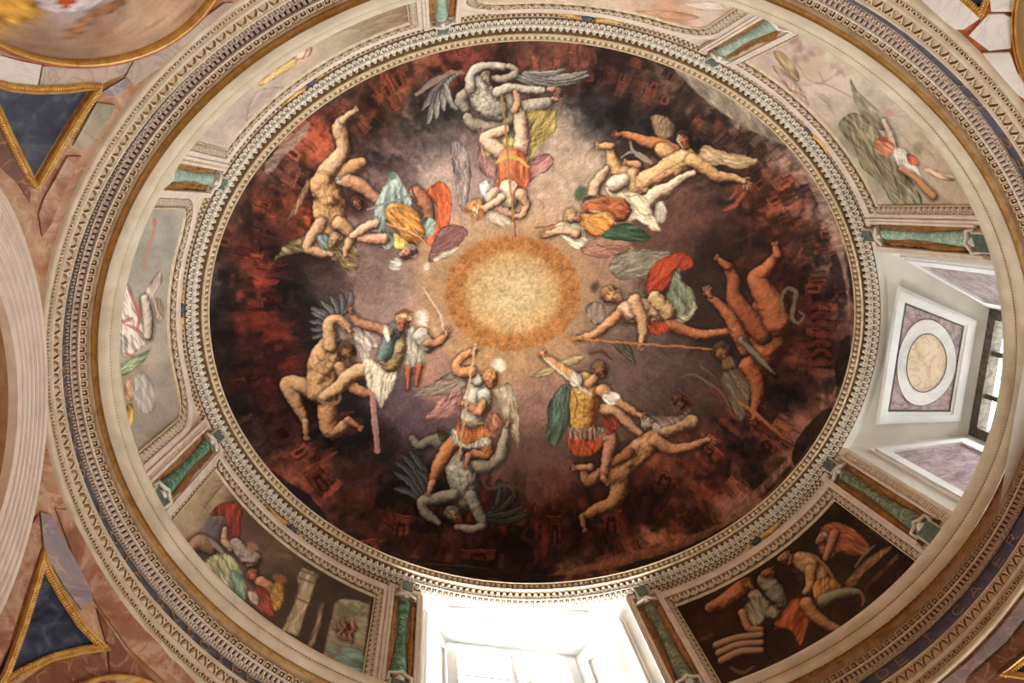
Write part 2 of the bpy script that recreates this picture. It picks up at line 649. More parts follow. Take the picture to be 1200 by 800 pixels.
def catmull(P, n=8, closed=False):
    P = np.array(P, np.float32)
    N = len(P)
    if N < 3:
        t = np.linspace(0, 1, n + 1)[:, None]
        return P[0] * (1 - t) + P[-1] * t
    out = []
    for i in range(N if closed else N - 1):
        p1, p2 = P[i], P[(i + 1) % N]
        p0 = P[i - 1] if (closed or i > 0) else 2 * p1 - p2
        p3 = P[(i + 2) % N] if (closed or i + 2 < N) else 2 * p2 - p1
        t = np.linspace(0, 1, n, endpoint=False)[:, None]
        out.append(0.5 * (2 * p1 + (p2 - p0) * t + (2 * p0 - 5 * p1 + 4 * p2 - p3) * t ** 2 + (3 * p1 - p0 - 3 * p2 + p3) * t ** 3))
    if not closed:
        out.append(P[-1:])
    return np.concatenate(out)


def poly_mask(pts, X, Y, soft=0.8):
    P = np.array(pts, np.float32)
    ins = np.zeros(X.shape, bool)
    d = np.full(X.shape, 1e9, np.float32)
    n = len(P)
    for i in range(n):
        x0, y0 = P[i]; x1, y1 = P[(i + 1) % n]
        if y0 != y1:
            c = ((y0 > Y) != (y1 > Y)) & (X < (x1 - x0) * (Y - y0) / (y1 - y0) + x0)
            ins ^= c
        l2 = (x1 - x0) ** 2 + (y1 - y0) ** 2 + 1e-9
        t = np.clip(((X - x0) * (x1 - x0) + (Y - y0) * (y1 - y0)) / l2, 0, 1)
        d = np.minimum(d, (X - x0 - t * (x1 - x0)) ** 2 + (Y - y0 - t * (y1 - y0)) ** 2)
    d = np.sqrt(d) * np.where(ins, 1, -1)
    return np.clip(d / soft + 0.5, 0, 1), d


_seed = [100]


def cloth(pts, c, ang=None, freq=0.22, amp=0.5, a=1.0, curve=True, rim=0.35, soft=0.8, hi=None):
    """a patch of drapery: outline, colour, direction of the folds"""
    P = catmull(pts, 6, True) if curve else np.array(pts, np.float32)
    b = box(P[:, 0].min() - 2, P[:, 1].min() - 2, P[:, 0].max() + 2, P[:, 1].max() + 2)
    if b is None:
        return
    sy, sx, X, Y = b
    m, d = poly_mask(P, X, Y, soft)
    _seed[0] += 10
    h, w = X.shape
    if ang is None:
        ang = rng.uniform(0, 180)
    ca, sa = math.cos(math.radians(ang)), math.sin(math.radians(ang))
    along = (X - X.mean()) * ca + (Y - Y.mean()) * sa
    across = -(X - X.mean()) * sa + (Y - Y.mean()) * ca
    wv = (N2(along * 0.07, across * 0.07, _seed[0]) - 0.5) * 10
    f1 = N2(along * 0.035, (across + wv) * freq * 1.1, _seed[0] + 1)
    f2 = N2(along * 0.08 + 5, (across - wv) * freq * 2.2, _seed[0] + 2)
    f = (1 - 2 * np.abs(2 * f1 - 1)) * 0.75 + (f2 - 0.5) * 1.2
    sh = 1 + amp * f * 0.75 - rim * np.clip(1 - d / 2.6, 0, 1)
    col = C3(c)[None, None] * sh[..., None]
    hi = C3(hi) if hi is not None else np.minimum(C3(c) * 1.5 + 0.1, 0.92)
    k = np.clip(f - 0.35, 0, 1)[..., None] * amp * 1.1
    col = col * (1 - k) + hi * k
    CV[sy, sx] = CV[sy, sx] * (1 - m[..., None] * a) + col * m[..., None] * a


LDIR = np.array([-0.48, -0.55, 0.68])
LDIR = LDIR / np.linalg.norm(LDIR)


def limb(pts, c, hi=None, lo=None, a=1.0, mus=0.25, halo=0.45):
    """a rounded painted limb or body through (x, y, radius)"""
    P = catmull(pts, 18)
    x, y, r = P[:, 0], P[:, 1], np.maximum(P[:, 2], 0.7)
    mg = r.max() + 5
    b = box(x.min() - mg, y.min() - mg, x.max() + mg, y.max() + mg)
    if b is None:
        return
    sy, sx, X, Y = b
    H = np.full(X.shape, -1e9, np.float32)
    NX = np.zeros_like(X); NY = np.zeros_like(X); D = np.full(X.shape, 1e9, np.float32)
    for k in range(len(x)):
        dx, dy = X - x[k], Y - y[k]
        q = r[k] ** 2 - dx * dx - dy * dy
        dd = np.sqrt(dx * dx + dy * dy) - r[k]
        D = np.minimum(D, dd)
        hgt = np.where(q > 0, np.sqrt(np.maximum(q, 0)), -1e9)
        up = hgt > H
        H = np.where(up, hgt, H)
        NX = np.where(up, dx / r[k], NX)
        NY = np.where(up, dy / r[k], NY)
    m = np.clip(0.5 - D / 0.9, 0, 1)
    if halo:
        hm = np.clip(1 - D / 4.0, 0, 1) * halo * (1 - m)
        CV[sy, sx] *= (1 - hm * 0.75)[..., None]
    _seed[0] += 10
    h, w = X.shape
    if mus:
        cell = max(9.0, r.mean() * PS * 0.9)
        g = fbm(h, w, cell, _seed[0], 3, 0.45)
        gy_, gx_ = np.gradient(g)
        NX = NX + gx_ * mus * cell * 1.0
        NY = NY + gy_ * mus * cell * 1.0
    NX, NY = np.clip(NX, -1.3, 1.3), np.clip(NY, -1.3, 1.3)
    NZ = np.sqrt(np.maximum(0.03, 1 - NX ** 2 - NY ** 2))
    s = np.clip((NX * LDIR[0] + NY * LDIR[1] + NZ * LDIR[2]), 0, 1)
    c = C3(c)
    lo = C3(lo) if lo is not None else c * np.array([0.42, 0.34, 0.30], np.float32)
    hi = C3(hi) if hi is not None else np.minimum(c * 1.22 + 0.05, 0.93)
    s = s[..., None]
    col = np.where(s < 0.62, lo + (c - lo) * (s / 0.62), c + (hi - c) * ((s - 0.62) / 0.38))
    rim = (np.clip(1 + D / 1.6, 0, 1) * np.clip((0.55 - s[..., 0]) / 0.4, 0, 1))[..., None]  # contour on the shaded side
    col = col * (1 - 0.5 * rim)
    CV[sy, sx] = CV[sy, sx] * (1 - m[..., None] * a) + col * m[..., None] * a


def line(pts, w, c, a=1.0, taper=True, curve=True):
    P = catmull(pts, 10) if curve and len(pts) > 2 else catmull(pts, 24) if len(pts) == 2 else np.array(pts, np.float32)
    n = len(P)
    x, y = P[:, 0], P[:, 1]
    b = box(x.min() - w - 2, y.min() - w - 2, x.max() + w + 2, y.max() + w + 2)
    if b is None:
        return
    sy, sx, X, Y = b
    D = np.full(X.shape, 1e9, np.float32)
    for k in range(n - 1):
        l2 = (x[k + 1] - x[k]) ** 2 + (y[k + 1] - y[k]) ** 2 + 1e-9
        t = np.clip(((X - x[k]) * (x[k + 1] - x[k]) + (Y - y[k]) * (y[k + 1] - y[k])) / l2, 0, 1)
        ww = w / 2
        if taper:
            f = (k + t) / (n - 1)
            ww = w / 2 * (0.25 + 0.75 * np.abs(np.sin(np.pi * np.clip(f * 0.92 + 0.08, 0, 1))) ** 0.6)
        D = np.minimum(D, np.hypot(X - x[k] - t * (x[k + 1] - x[k]), Y - y[k] - t * (y[k + 1] - y[k])) - ww)
    mixin((sy, sx), C3(c), np.clip(0.5 - D / 0.8, 0, 1) * a)


def wing(base, tips, w, c, a=1.0):
    """feathers from a shoulder line to their tips"""
    n = len(tips)
    B = catmull(base, 12) if len(base) > 2 else catmull(base, 24)
    for k, t in enumerate(tips):
        p = B[int((len(B) - 1) * k / max(1, n - 1))]
        q = np.array(t, np.float32)
        nrm = np.array([-(q - p)[1], (q - p)[0]]) * 0.10
        mid = (p + q) / 2 + nrm
        dk = np.array(c) * 0.45
        line([tuple(p), tuple(mid), tuple(q)], w * 1.35, dk, a * 0.9)
        line([tuple(p), tuple(mid - nrm * 0.1), tuple(p + (q - p) * 0.96)], w, np.array(c) * rng.uniform(0.85, 1.1), a)
        line([tuple(p), tuple(mid - nrm * 0.5), tuple(p + (q - p) * 0.9)], w * 0.3, np.minimum(np.array(c) * 1.35 + 8, 240), a * 0.8)


def feathers(pts, c, ang, a=1.0, freq=0.5):
    cloth(pts, c, ang, freq, 0.35, a, True, 0.4)


def head(x, y, r, ang, skin, hair, a=1.0, beard=None, helmet=None):
    """a head seen at angle ang (direction from crown to chin)"""
    ca, sa = math.cos(math.radians(ang)), math.sin(math.radians(ang))

    def at(u, v):
        return x + ca * u * r - sa * v * r, y + sa * u * r + ca * v * r
    limb([(*at(-0.35, 0), r * 0.95), (*at(0.3, 0), r * 0.75)], helmet or hair, mus=0.6)
    limb([(*at(0.0, 0.12), r * 0.66), (*at(0.75, 0.12), r * 0.42)], skin, mus=0.1, halo=0)
    for v in (-0.22, 0.36):
        line([at(0.1, v - 0.14), at(0.1, v + 0.14)], r * 0.24, np.array(skin) * 0.42, 0.6, False)
    line([at(0.1, 0.1), at(0.48, 0.12)], r * 0.22, np.minimum(np.array(skin) * 1.25, 240), 0.8, False)
    line([at(0.45, 0.25), at(0.5, 0.05)], r * 0.16, np.array(skin) * 0.45, 0.8, False)
    line([at(0.72, -0.1), at(0.72, 0.34)], r * 0.18, np.array((150, 72, 56)) * 0.85, 0.6, False)
    if beard is not None:
        for k in range(7):
            v = -0.45 + 0.16 * k
            line([at(0.6, v), at(1.1, v * 1.1 + 0.1), at(1.45 + 0.2 * math.sin(k * 2.1), v * 0.8)], r * 0.3, np.array(beard) * rng.uniform(0.7, 1.2), 0.9)
    for k in range(9):
        t = rng.uniform(-1, 1)
        p = at(-0.5 + rng.uniform(-0.4, 0.3), t * 0.8)
        q = at(-0.7 + rng.uniform(-0.5, 0.7), t * 1.15)
        line([p, ((p[0] + q[0]) / 2 + rng.uniform(-1, 1), (p[1] + q[1]) / 2), q], r * 0.22, np.array(helmet or hair) * rng.uniform(0.6, 1.5), 0.7)


def trunk(x0, y0, x1, y1, w, c):
    """breast, ribs and belly lines from the chest (x0, y0) to the hips (x1, y1)"""
    d = np.array([x1 - x0, y1 - y0], float)
    n = np.array([-d[1], d[0]]) / np.hypot(*d)
    o = np.array([x0, y0], float)
    dk, lt = np.array(c) * 0.5, np.minimum(np.array(c) * 1.22 + 8, 236)

    def at(t, v):
        return tuple(o + d * t + n * v * w)
    line([at(0.05, 0), at(0.5, 0.04), at(0.95, 0)], 1.3, dk, 0.55)
    for sgn in (-1, 1):
        line([at(0.0, 0.1 * sgn), at(0.2, 0.22 * sgn), at(0.22, 0.55 * sgn), at(0.08, 0.85 * sgn)], 1.8, dk, 0.6)
        blob(*at(0.08, 0.42 * sgn), w * 0.28, w * 0.2, lt, 0.4, 0, 1.0)
        for k in range(3):
            line([at(0.36 + 0.17 * k, 0.05 * sgn), at(0.38 + 0.17 * k, 0.25 * sgn), at(0.34 + 0.17 * k, 0.42 * sgn)], 1.2, dk, 0.5)
            blob(*at(0.29 + 0.17 * k, 0.2 * sgn), w * 0.17, w * 0.13, lt, 0.4, 0, 1.0)
        for k in range(3):
            line([at(0.28 + 0.1 * k, 0.5 * sgn), at(0.34 + 0.1 * k, 0.82 * sgn)], 1.0, dk, 0.4)


def hand(x, y, ang, r, c):
    """a small hand with spread fingers, pointing along ang"""
    for k in range(5):
        t = math.radians(ang + (k - 2) * 20 + (0 if k else -18))
        L = r * (2.1 if 0 < k < 4 else 1.6)
        limb([(x, y, r * 0.34), (x + math.cos(t) * L * 0.6, y + math.sin(t) * L * 0.6, r * 0.28), (x + math.cos(t + 0.2) * L, y + math.sin(t + 0.2) * L, r * 0.2)], c, mus=0, halo=0.15)
    limb([(x - math.cos(math.radians(ang)) * r * 0.6, y - math.sin(math.radians(ang)) * r * 0.6, r * 0.6), (x + math.cos(math.radians(ang)) * r * 0.4, y + math.sin(math.radians(ang)) * r * 0.4, r * 0.72)], c, mus=0.1, halo=0.15)


def foot(x0, y0, x1, y1, r, c):
    limb([(x0, y0, r), ((x0 + x1) / 2, (y0 + y1) / 2, r * 0.85), (x1, y1, r * 0.5)], c, mus=0.1)
    d = math.atan2(y1 - y0, x1 - x0)
    for k in range(4):
        t = d + math.pi / 2
        o = (k - 1.5) * r * 0.4
        px, py = x1 + math.cos(t) * o, y1 + math.sin(t) * o
        limb([(px, py, r * 0.24), (px + math.cos(d) * r * 0.5, py + math.sin(d) * r * 0.5, r * 0.2)], c, mus=0, halo=0.1)


# ---- sky, smoke and fire of the dome
S_ = [(600, 340, (206, 172, 112)), (580, 320, (204, 172, 114)), (625, 350, (196, 156, 96)), (590, 380, (196, 154, 94)), (430, 340, (126, 92, 82)), (510, 330, (176, 126, 84)), (500, 380, (180, 126, 82)), (540, 288, (190, 136, 95)),
      (565, 265, (190, 150, 120)), (640, 275, (186, 142, 96)), (685, 290, (162, 112, 82)), (690, 375, (132, 96, 76)), (640, 412, (166, 112, 76)), (600, 425, (182, 128, 82)),
      (560, 420, (186, 126, 76)), (520, 440, (174, 116, 95)), (620, 460, (156, 106, 86)), (620, 490, (150, 100, 80)), (612, 540, (106, 68, 56)), (620, 575, (60, 38, 32)),
      (470, 480, (98, 72, 78)), (485, 500, (104, 72, 76)), (450, 520, (62, 38, 38)), (430, 500, (35, 25, 22)), (400, 520, (35, 28, 25)), (410, 560, (58, 30, 25)), (360, 560, (92, 40, 28)),
      (330, 560, (85, 40, 30)), (300, 520, (70, 50, 45)), (280, 480, (40, 32, 30)), (330, 480, (72, 30, 25)), (300, 440, (96, 30, 22)), (270, 430, (45, 25, 22)), (260, 380, (50, 30, 28)),
      (300, 380, (116, 35, 22)), (290, 330, (136, 46, 25)), (258, 330, (62, 48, 45)), (270, 290, (82, 46, 35)), (300, 300, (116, 40, 25)), (340, 330, (45, 28, 25)), (350, 350, (40, 25, 22)),
      (380, 330, (72, 50, 44)), (430, 310, (122, 90, 80)), (440, 370, (156, 120, 104)), (470, 340, (150, 114, 98)), (300, 250, (108, 46, 30)), (320, 230, (156, 60, 30)), (340, 200, (60, 35, 30)),
      (350, 170, (172, 70, 35)), (330, 190, (176, 75, 40)), (310, 200, (122, 82, 72)), (378, 150, (150, 60, 35)), (372, 130, (156, 65, 38)), (405, 105, (122, 76, 50)), (430, 120, (182, 70, 35)),
      (455, 110, (176, 70, 35)), (440, 150, (55, 35, 30)), (470, 130, (82, 56, 46)), (420, 165, (70, 40, 32)), (470, 170, (98, 70, 64)), (450, 190, (104, 74, 66)), (490, 135, (120, 98, 82)),
      (520, 160, (92, 74, 68)), (530, 190, (144, 114, 100)), (510, 195, (168, 138, 122)), (470, 212, (112, 80, 72)), (550, 170, (122, 92, 86)), (500, 80, (136, 66, 45)), (540, 62, (140, 56, 40)),
      (580, 62, (126, 55, 40)), (620, 68, (104, 56, 42)), (660, 76, (114, 60, 45)), (700, 80, (98, 50, 40)), (720, 90, (82, 46, 38)), (680, 110, (45, 35, 32)), (720, 120, (45, 33, 30)),
      (760, 108, (88, 52, 42)), (700, 140, (78, 65, 58)), (665, 140, (122, 102, 88)), (660, 170, (178, 148, 120)), (650, 190, (182, 148, 118)), (690, 165, (148, 120, 100)), (680, 195, (178, 142, 110)),
      (640, 220, (182, 142, 112)), (730, 140, (60, 45, 40)), (780, 95, (114, 78, 62)), (800, 108, (124, 88, 66)), (830, 128, (112, 72, 55)), (850, 112, (152, 126, 106)), (880, 140, (156, 136, 116)),
      (820, 150, (80, 50, 40)), (860, 165, (108, 60, 45)), (890, 170, (124, 78, 62)), (922, 180, (144, 108, 92)), (845, 190, (60, 40, 35)), (880, 220, (114, 50, 30)), (910, 230, (156, 70, 35)),
      (942, 240, (144, 98, 82)), (840, 230, (82, 52, 44)), (800, 240, (106, 62, 48)), (800, 270, (100, 60, 45)), (840, 260, (75, 42, 32)), (870, 270, (60, 30, 22)), (920, 270, (126, 50, 28)),
      (950, 280, (136, 66, 45)), (976, 310, (144, 98, 82)), (850, 300, (45, 25, 20)), (900, 300, (75, 35, 25)), (940, 330, (82, 35, 22)), (991, 360, (138, 92, 76)), (960, 360, (70, 25, 18)),
      (940, 400, (92, 40, 25)), (962, 420, (88, 40, 28)), (984, 430, (112, 72, 56)), (830, 330, (60, 38, 30)), (820, 370, (60, 38, 30)), (780, 420, (98, 70, 60)), (760, 440, (92, 66, 56)),
      (800, 450, (76, 50, 42)), (730, 430, (108, 77, 64)), (820, 480, (50, 32, 26)), (850, 500, (60, 30, 22)), (900, 480, (60, 28, 20)), (930, 460, (55, 28, 20)), (950, 500, (102, 62, 46)),
      (880, 540, (60, 35, 28)), (830, 560, (72, 30, 20)), (800, 560, (98, 46, 28)), (780, 590, (82, 35, 22)), (740, 600, (60, 28, 20)), (820, 600, (70, 40, 30)), (860, 610, (114, 72, 52)),
      (700, 570, (40, 25, 20)), (650, 600, (72, 30, 20)), (640, 570, (88, 40, 28)), (680, 640, (45, 22, 17)), (720, 640, (70, 35, 26)), (765, 645, (104, 62, 44)), (620, 640, (50, 22, 17)),
      (560, 640, (45, 20, 16)), (600, 668, (50, 28, 22)), (680, 664, (88, 52, 38)), (520, 650, (50, 25, 20)), (470, 640, (55, 28, 22)), (420, 620, (70, 35, 28)), (440, 580, (50, 25, 20)),
      (400, 600, (56, 30, 25)), (370, 590, (104, 52, 40)), (340, 570, (124, 66, 50)), (300, 530, (112, 60, 48)), (480, 560, (30, 22, 20)), (460, 600, (56, 28, 22)), (500, 625, (40, 22, 18)),
      (580, 600, (60, 28, 20)), (620, 610, (52, 24, 18)), (700, 460, (104, 74, 60)), (640, 520, (112, 76, 62)), (650, 250, (184, 140, 106)), (540, 225, (160, 125, 112)), (620, 160, (120, 100, 85)),
      (250, 420, (40, 32, 34)), (246, 340, (60, 52, 52)), (275, 240, (110, 70, 55)), (985, 260, (140, 112, 98)), (900, 120, (160, 140, 120)), (330, 160, (120, 92, 78)), (400, 95, (110, 80, 62))]
S_ = [(x, y, tuple(min(255, v * (1.6 if (y > 545 or (x > 780 and y > 470)) else 1.0)) for v in c)) for x, y, c in S_]
rim_c, rim_r = (622.0, 364.5), (386.0, 325.0)
sl, colr = field(S_, 225, 28, 1015, 696, 15.0)
CV[sl] = colr
# smoky brush texture, stronger towards the fire at the rim
b_ = box(225, 28, 1015, 696)
X_, Y_ = b_[2], b_[3]
h_, w_ = X_.shape
rr_ = np.hypot((X_ - rim_c[0]) / rim_r[0], (Y_ - rim_c[1]) / rim_r[1])
th_ = np.arctan2((Y_ - rim_c[1]) / rim_r[1], (X_ - rim_c[0]) / rim_r[0])
wa_ = (fbm(h_, w_, 40, 61, 3) - 0.5)
st_ = N2(th_ * 22 + wa_ * 3, rr_ * 9 + wa_ * 2, 3) * 0.6 + N2(th_ * 52 + wa_ * 4, rr_ * 18 + wa_ * 2, 5) * 0.4
cl_ = fbm(h_, w_, 46, 41, 4, 0.6)
fi_ = fbm(h_, w_, 12, 83, 3, 0.6)
k_ = np.clip((rr_ - 0.5) / 0.25, 0, 1)
tx_ = (st_ - 0.5) * (0.16 + 0.75 * k_) + (cl_ - 0.5) * (0.25 + 0.5 * k_) + (fi_ - 0.5) * (0.12 + 0.35 * k_)
CV[sl] *= (1 + tx_)[..., None].clip(0.35, 1.7)
# charred dark between the flames
dk_ = N2(th_ * 15 + wa_ * 3, rr_ * 12 + wa_ * 3, 12) * 0.5 + fbm(h_, w_, 22, 87, 4, 0.6) * 0.5
dk_ = np.clip((0.56 - dk_) / 0.2, 0, 1) * np.clip((rr_ - 0.58) / 0.16, 0, 1)
lum_ = CV[sl].mean(2, keepdims=True)
CV[sl] = CV[sl] * (1 - 0.56 * dk_[..., None]) + lum_ * 0.10 * dk_[..., None]
lum_ = CV[sl].mean(2, keepdims=True)
CV[sl] = lum_ + (CV[sl] - lum_) * 0.86
CV[sl] = np.clip(CV[sl], 0.03, 1)
# flames: upward-licking strokes, bright orange at heart, near the rim
for k in range(520):
    th = rng.uniform(0, 2 * math.pi)
    q = rng.uniform(0.66, 0.97)
    x, y = rim_c[0] + math.cos(th) * q * rim_r[0], rim_c[1] + math.sin(th) * q * rim_r[1]
    ix, iy = int((x - PX0) * PS), int((y - PY0) * PS)
    c0 = CV[iy, ix] * 255
    if c0[0] < c0[1] * 1.75:
        continue
    L = rng.uniform(8, 26)
    dx, dy = -math.cos(th) * L + rng.normal(0, 4), -math.sin(th) * L + rng.normal(0, 4)
    s = rng.uniform(0.55, 1.55)
    cc = np.clip(c0 * s * np.array([1.1, 0.95, 0.85]), 12, 215)
    line([(x, y), (x + dx * 0.5 + rng.normal(0, 3), y + dy * 0.5 + rng.normal(0, 3)), (x + dx, y + dy)], rng.uniform(2, 7), cc, rng.uniform(0.35, 0.8))
# broken burning walls standing along the rim: blocks set radially
for k in range(230):
    th = rng.uniform(-math.pi, math.pi)
    dg = math.degrees(th)
    q = rng.uniform(0.83, 0.97)
    top = -165 < dg < -5
    if not top and rng.random() < 0.45:
        continue
    x, y = rim_c[0] + math.cos(th) * q * rim_r[0], rim_c[1] + math.sin(th) * q * rim_r[1]
    c0 = CV[int((y - PY0) * PS), int((x - PX0) * PS)] * 255
    L, Wd = rng.uniform(8, 24), rng.uniform(6, 14)
    er, et = np.array([math.cos(th), math.sin(th)]), np.array([-math.sin(th), math.cos(th)])
    er = er * L / 2
    et = et * Wd / 2
    p = np.array([x, y])
    hot = rng.random() < (0.6 if top else 0.4)
    base = np.array((168, 74, 44)) if hot else c0 * rng.choice([0.55, 0.75, 1.35])
    c1 = np.clip(c0 * 0.6 + base * 0.4, 10, 220)
    quad = [p - er - et, p + er - et * 1.15, p + er + et * 1.15, p - er + et]
    cloth(quad, c1, dg, 0.35, 0.3, 0.75, False, 0.4)
    line([quad[0], quad[3]], 1.0, np.clip(c1 * 1.6, 0, 225), 0.6, False)
    line([quad[1], quad[0]], 1.2, c1 * 0.35, 0.7, False)
    if hot and rng.random() < 0.35:
        line([p - er * 0.5, p + er * 0.4], Wd * 0.34, c1 * 0.3, 0.8, False)
for k in range(90):
    th = rng.uniform(math.radians(5), math.radians(150))
    q = rng.uniform(0.66, 0.9)
    x, y = rim_c[0] + math.cos(th) * q * rim_r[0], rim_c[1] + math.sin(th) * q * rim_r[1]
    L = rng.uniform(10, 30)
    c1 = np.array((128, 52, 32)) * rng.uniform(0.5, 1.25)
    line([(x, y), (x - math.cos(th) * L * 0.5 + rng.normal(0, 4), y - math.sin(th) * L * 0.5 + rng.normal(0, 4)), (x - math.cos(th) * L + rng.normal(0, 3), y - math.sin(th) * L)], rng.uniform(4, 11), c1, rng.uniform(0.25, 0.6))
for x, y, a, w, h2 in ((800, 470, 40, 26, 16), (780, 560, 20, 30, 18), (830, 525, 45, 36, 12), (716, 610, 0, 22, 24), (650, 620, 0, 16, 30), (470, 616, 10, 20, 26), (372, 560, -35, 22, 30), (430, 640, -10, 26, 14), (560, 650, 0, 40, 12), (880, 470, 60, 24, 16), (900, 520, 40, 26, 10)):
    e1 = np.array((math.cos(math.radians(a)), math.sin(math.radians(a)))) * w / 2
    e2 = np.array((-math.sin(math.radians(a)), math.cos(math.radians(a)))) * h2 / 2
    p = np.array((x, y), float)
    c1 = np.array((104, 48, 34)) * rng.uniform(0.8, 1.3)
    cloth([p - e1 - e2, p + e1 - e2, p + e1 + e2, p - e1 + e2], c1, a, 0.3, 0.4, 0.75, False, 0.5)
    line([p - e1 * 0.4 + e2, p - e1 * 0.3 - e2 * 0.2, p, p + e1 * 0.3 - e2 * 0.2, p + e1 * 0.4 + e2], 3, (30, 14, 10), 0.8, False)
    line([p - e1 - e2, p + e1 - e2], 1.4, c1 * 1.6, 0.8, False)
# ladder of arches on the right
for k in range(7):
    y = 358 + k * 11
    line([(952, y + 2), (958, y - 3), (966, y - 3), (972, y + 2)], 4.2, (98, 34, 22), 0.9, False)
    line([(952, y + 6), (972, y + 6)], 2.4, (28, 12, 10), 0.9, False)
# pale scorched edge ground and dark hollows
for pts, c, a in (([(905, 150), (935, 190), (962, 250), (985, 310), (996, 370), (990, 300), (965, 225), (930, 170)], (168, 134, 116), 0.75),
                  ([(790, 80), (850, 108), (905, 150), (930, 172), (895, 160), (840, 128)], (160, 142, 122), 0.75),
                  ([(312, 190), (335, 165), (362, 142), (356, 160), (332, 185), (314, 204)], (158, 128, 112), 0.8),
                  ([(345, 140), (372, 122), (410, 102), (386, 122), (352, 142)], (52, 50, 52), 0.9),
                  ([(985, 440), (975, 470), (955, 505), (925, 545), (880, 590), (850, 605), (900, 560), (935, 520), (965, 480)], (150, 104, 80), 0.8),
                  ([(996, 395), (992, 430), (982, 455), (978, 430), (986, 400)], (34, 24, 22), 0.9),
                  ([(968, 478), (975, 492), (952, 525), (930, 545), (934, 515)], (36, 26, 22), 0.9),
                  ([(870, 605), (895, 588), (880, 610), (840, 634), (780, 656), (735, 668), (726, 664), (790, 640)], (30, 20, 17), 0.9),
                  ([(300, 535), (330, 560), (352, 590), (388, 614), (420, 640), (372, 606), (340, 574)], (156, 88, 68), 0.75),
                  ([(316, 550), (340, 566), (362, 580), (386, 612), (356, 594)], (34, 28, 28), 0.9),
                  ([(440, 650), (520, 668), (600, 678), (660, 678), (640, 670), (540, 660)], (40, 26, 22), 0.9),
                  ([(760, 640), (820, 622), (868, 604), (840, 622), (790, 645), (700, 668), (640, 674), (700, 658)], (150, 94, 68), 0.8)):
    cloth(pts, c, None, 0.2, 0.3, a, True, 0.15, 1.6)
for pts, w, c in (([(390, 640), (440, 652), (500, 660), (560, 664), (585, 672)], 1.2, (120, 84, 66)), ([(950, 520), (920, 560), (870, 600), (820, 624)], 1.6, (140, 96, 74))):
    line(pts, w, c, 0.8)
PI2_, gx0, gy0 = 2 * math.pi, 606.0, 350.0
# smoke and clouds
for x, y, rx, ry, c, a in ((700, 118, 40, 16, (40, 32, 30), .6), (745, 135, 26, 22, (38, 30, 28), .6), (520, 158, 40, 14, (86, 72, 70), .6), (600, 150, 40, 10, (92, 78, 72), .5), (478, 490, 24, 18, (92, 66, 76), .6),
                           (470, 540, 26, 22, (30, 24, 24), .7), (430, 540, 40, 24, (34, 26, 24), .6), (360, 400, 30, 50, (30, 22, 22), .55), (345, 285, 40, 34, (34, 24, 22), .5), (640, 562, 36, 12, (70, 48, 42), .5),
                           (600, 585, 40, 16, (40, 26, 24), .6), (830, 300, 34, 46, (44, 26, 20), .6), (930, 320, 16, 44, (40, 18, 14), .55), (820, 405, 40, 30, (56, 36, 30), .4), (880, 205, 46, 16, (44, 32, 30), .5),
                           (300, 410, 30, 26, (40, 22, 20), .4), (655, 180, 36, 26, (184, 152, 124), .5), (525, 205, 26, 22, (172, 142, 126), .5), (430, 345, 44, 26, (146, 110, 98), .4)):
    for k in range(14):
        u, v = rng.normal(0, 0.42, 2)
        s = rng.uniform(0.2, 0.5)
        blob(x + u * rx, y + v * ry, rx * s, max(ry * s, 4), np.array(c) * rng.uniform(0.8, 1.25), a * 0.45, rng.uniform(0, 180), 1.2)
# brushed swirls of cloud
for k in range(420):
    th = rng.uniform(0, PI2_)
    q = rng.uniform(0.24, 0.72)
    x, y = gx0 + math.cos(th) * q * rim_r[0], gy0 + math.sin(th) * q * rim_r[1]
    c0 = CV[int((y - PY0) * PS), int((x - PX0) * PS)] * 255
    L, bend = rng.uniform(8, 30), rng.normal(0, 6)
    tx, ty = -math.sin(th + rng.normal(0, 0.7)), math.cos(th + rng.normal(0, 0.7))
    line([(x - tx * L / 2, y - ty * L / 2), (x + math.cos(th) * bend, y + math.sin(th) * bend), (x + tx * L / 2, y + ty * L / 2)], rng.uniform(2, 9),
         np.clip(c0 * rng.uniform(0.72, 1.34) * np.array([1.0, 0.98, 1.0]), 8, 225), rng.uniform(0.12, 0.34))
# the golden glory: rays, ring of little cherub heads, core
bx = box(470, 240, 735, 440)
X_, Y_ = bx[2], bx[3]
gx, gy = 600.5, 343.0
r_ = np.hypot((X_ - gx) / 79.0, (Y_ - gy) / 68.0)
m_ = np.clip((1.52 - r_) / 0.5, 0, 1) * 0.72
CV[bx[0], bx[1]] = CV[bx[0], bx[1]] * (1 - m_[..., None]) + C3((166, 122, 82)) * m_[..., None]
m_ = np.clip((1.02 - r_) / 0.05, 0, 1)
h_, w_ = X_.shape
core = np.clip(1 - r_ / 0.72, 0, 1)[..., None]
cc = C3((168, 106, 52)) * (1 - core) + C3((190, 160, 114)) * core
rg = np.clip(1 - np.abs(r_ - 0.86) / 0.16, 0, 1)[..., None] ** 0.6
inner = np.clip((0.78 - r_) / 0.12, 0, 1)[..., None]
cc = cc * (1 - inner) + (C3((182, 134, 78)) * (1 - core ** 0.7) + C3((192, 166, 122)) * core ** 0.7) * inner
cc = cc * 1.0 * (1 + 0.16 * (fbm(h_, w_, 5, 77, 3)[..., None] - 0.5) * 2)
CV[bx[0], bx[1]] = CV[bx[0], bx[1]] * (1 - m_[..., None]) + cc * m_[..., None]
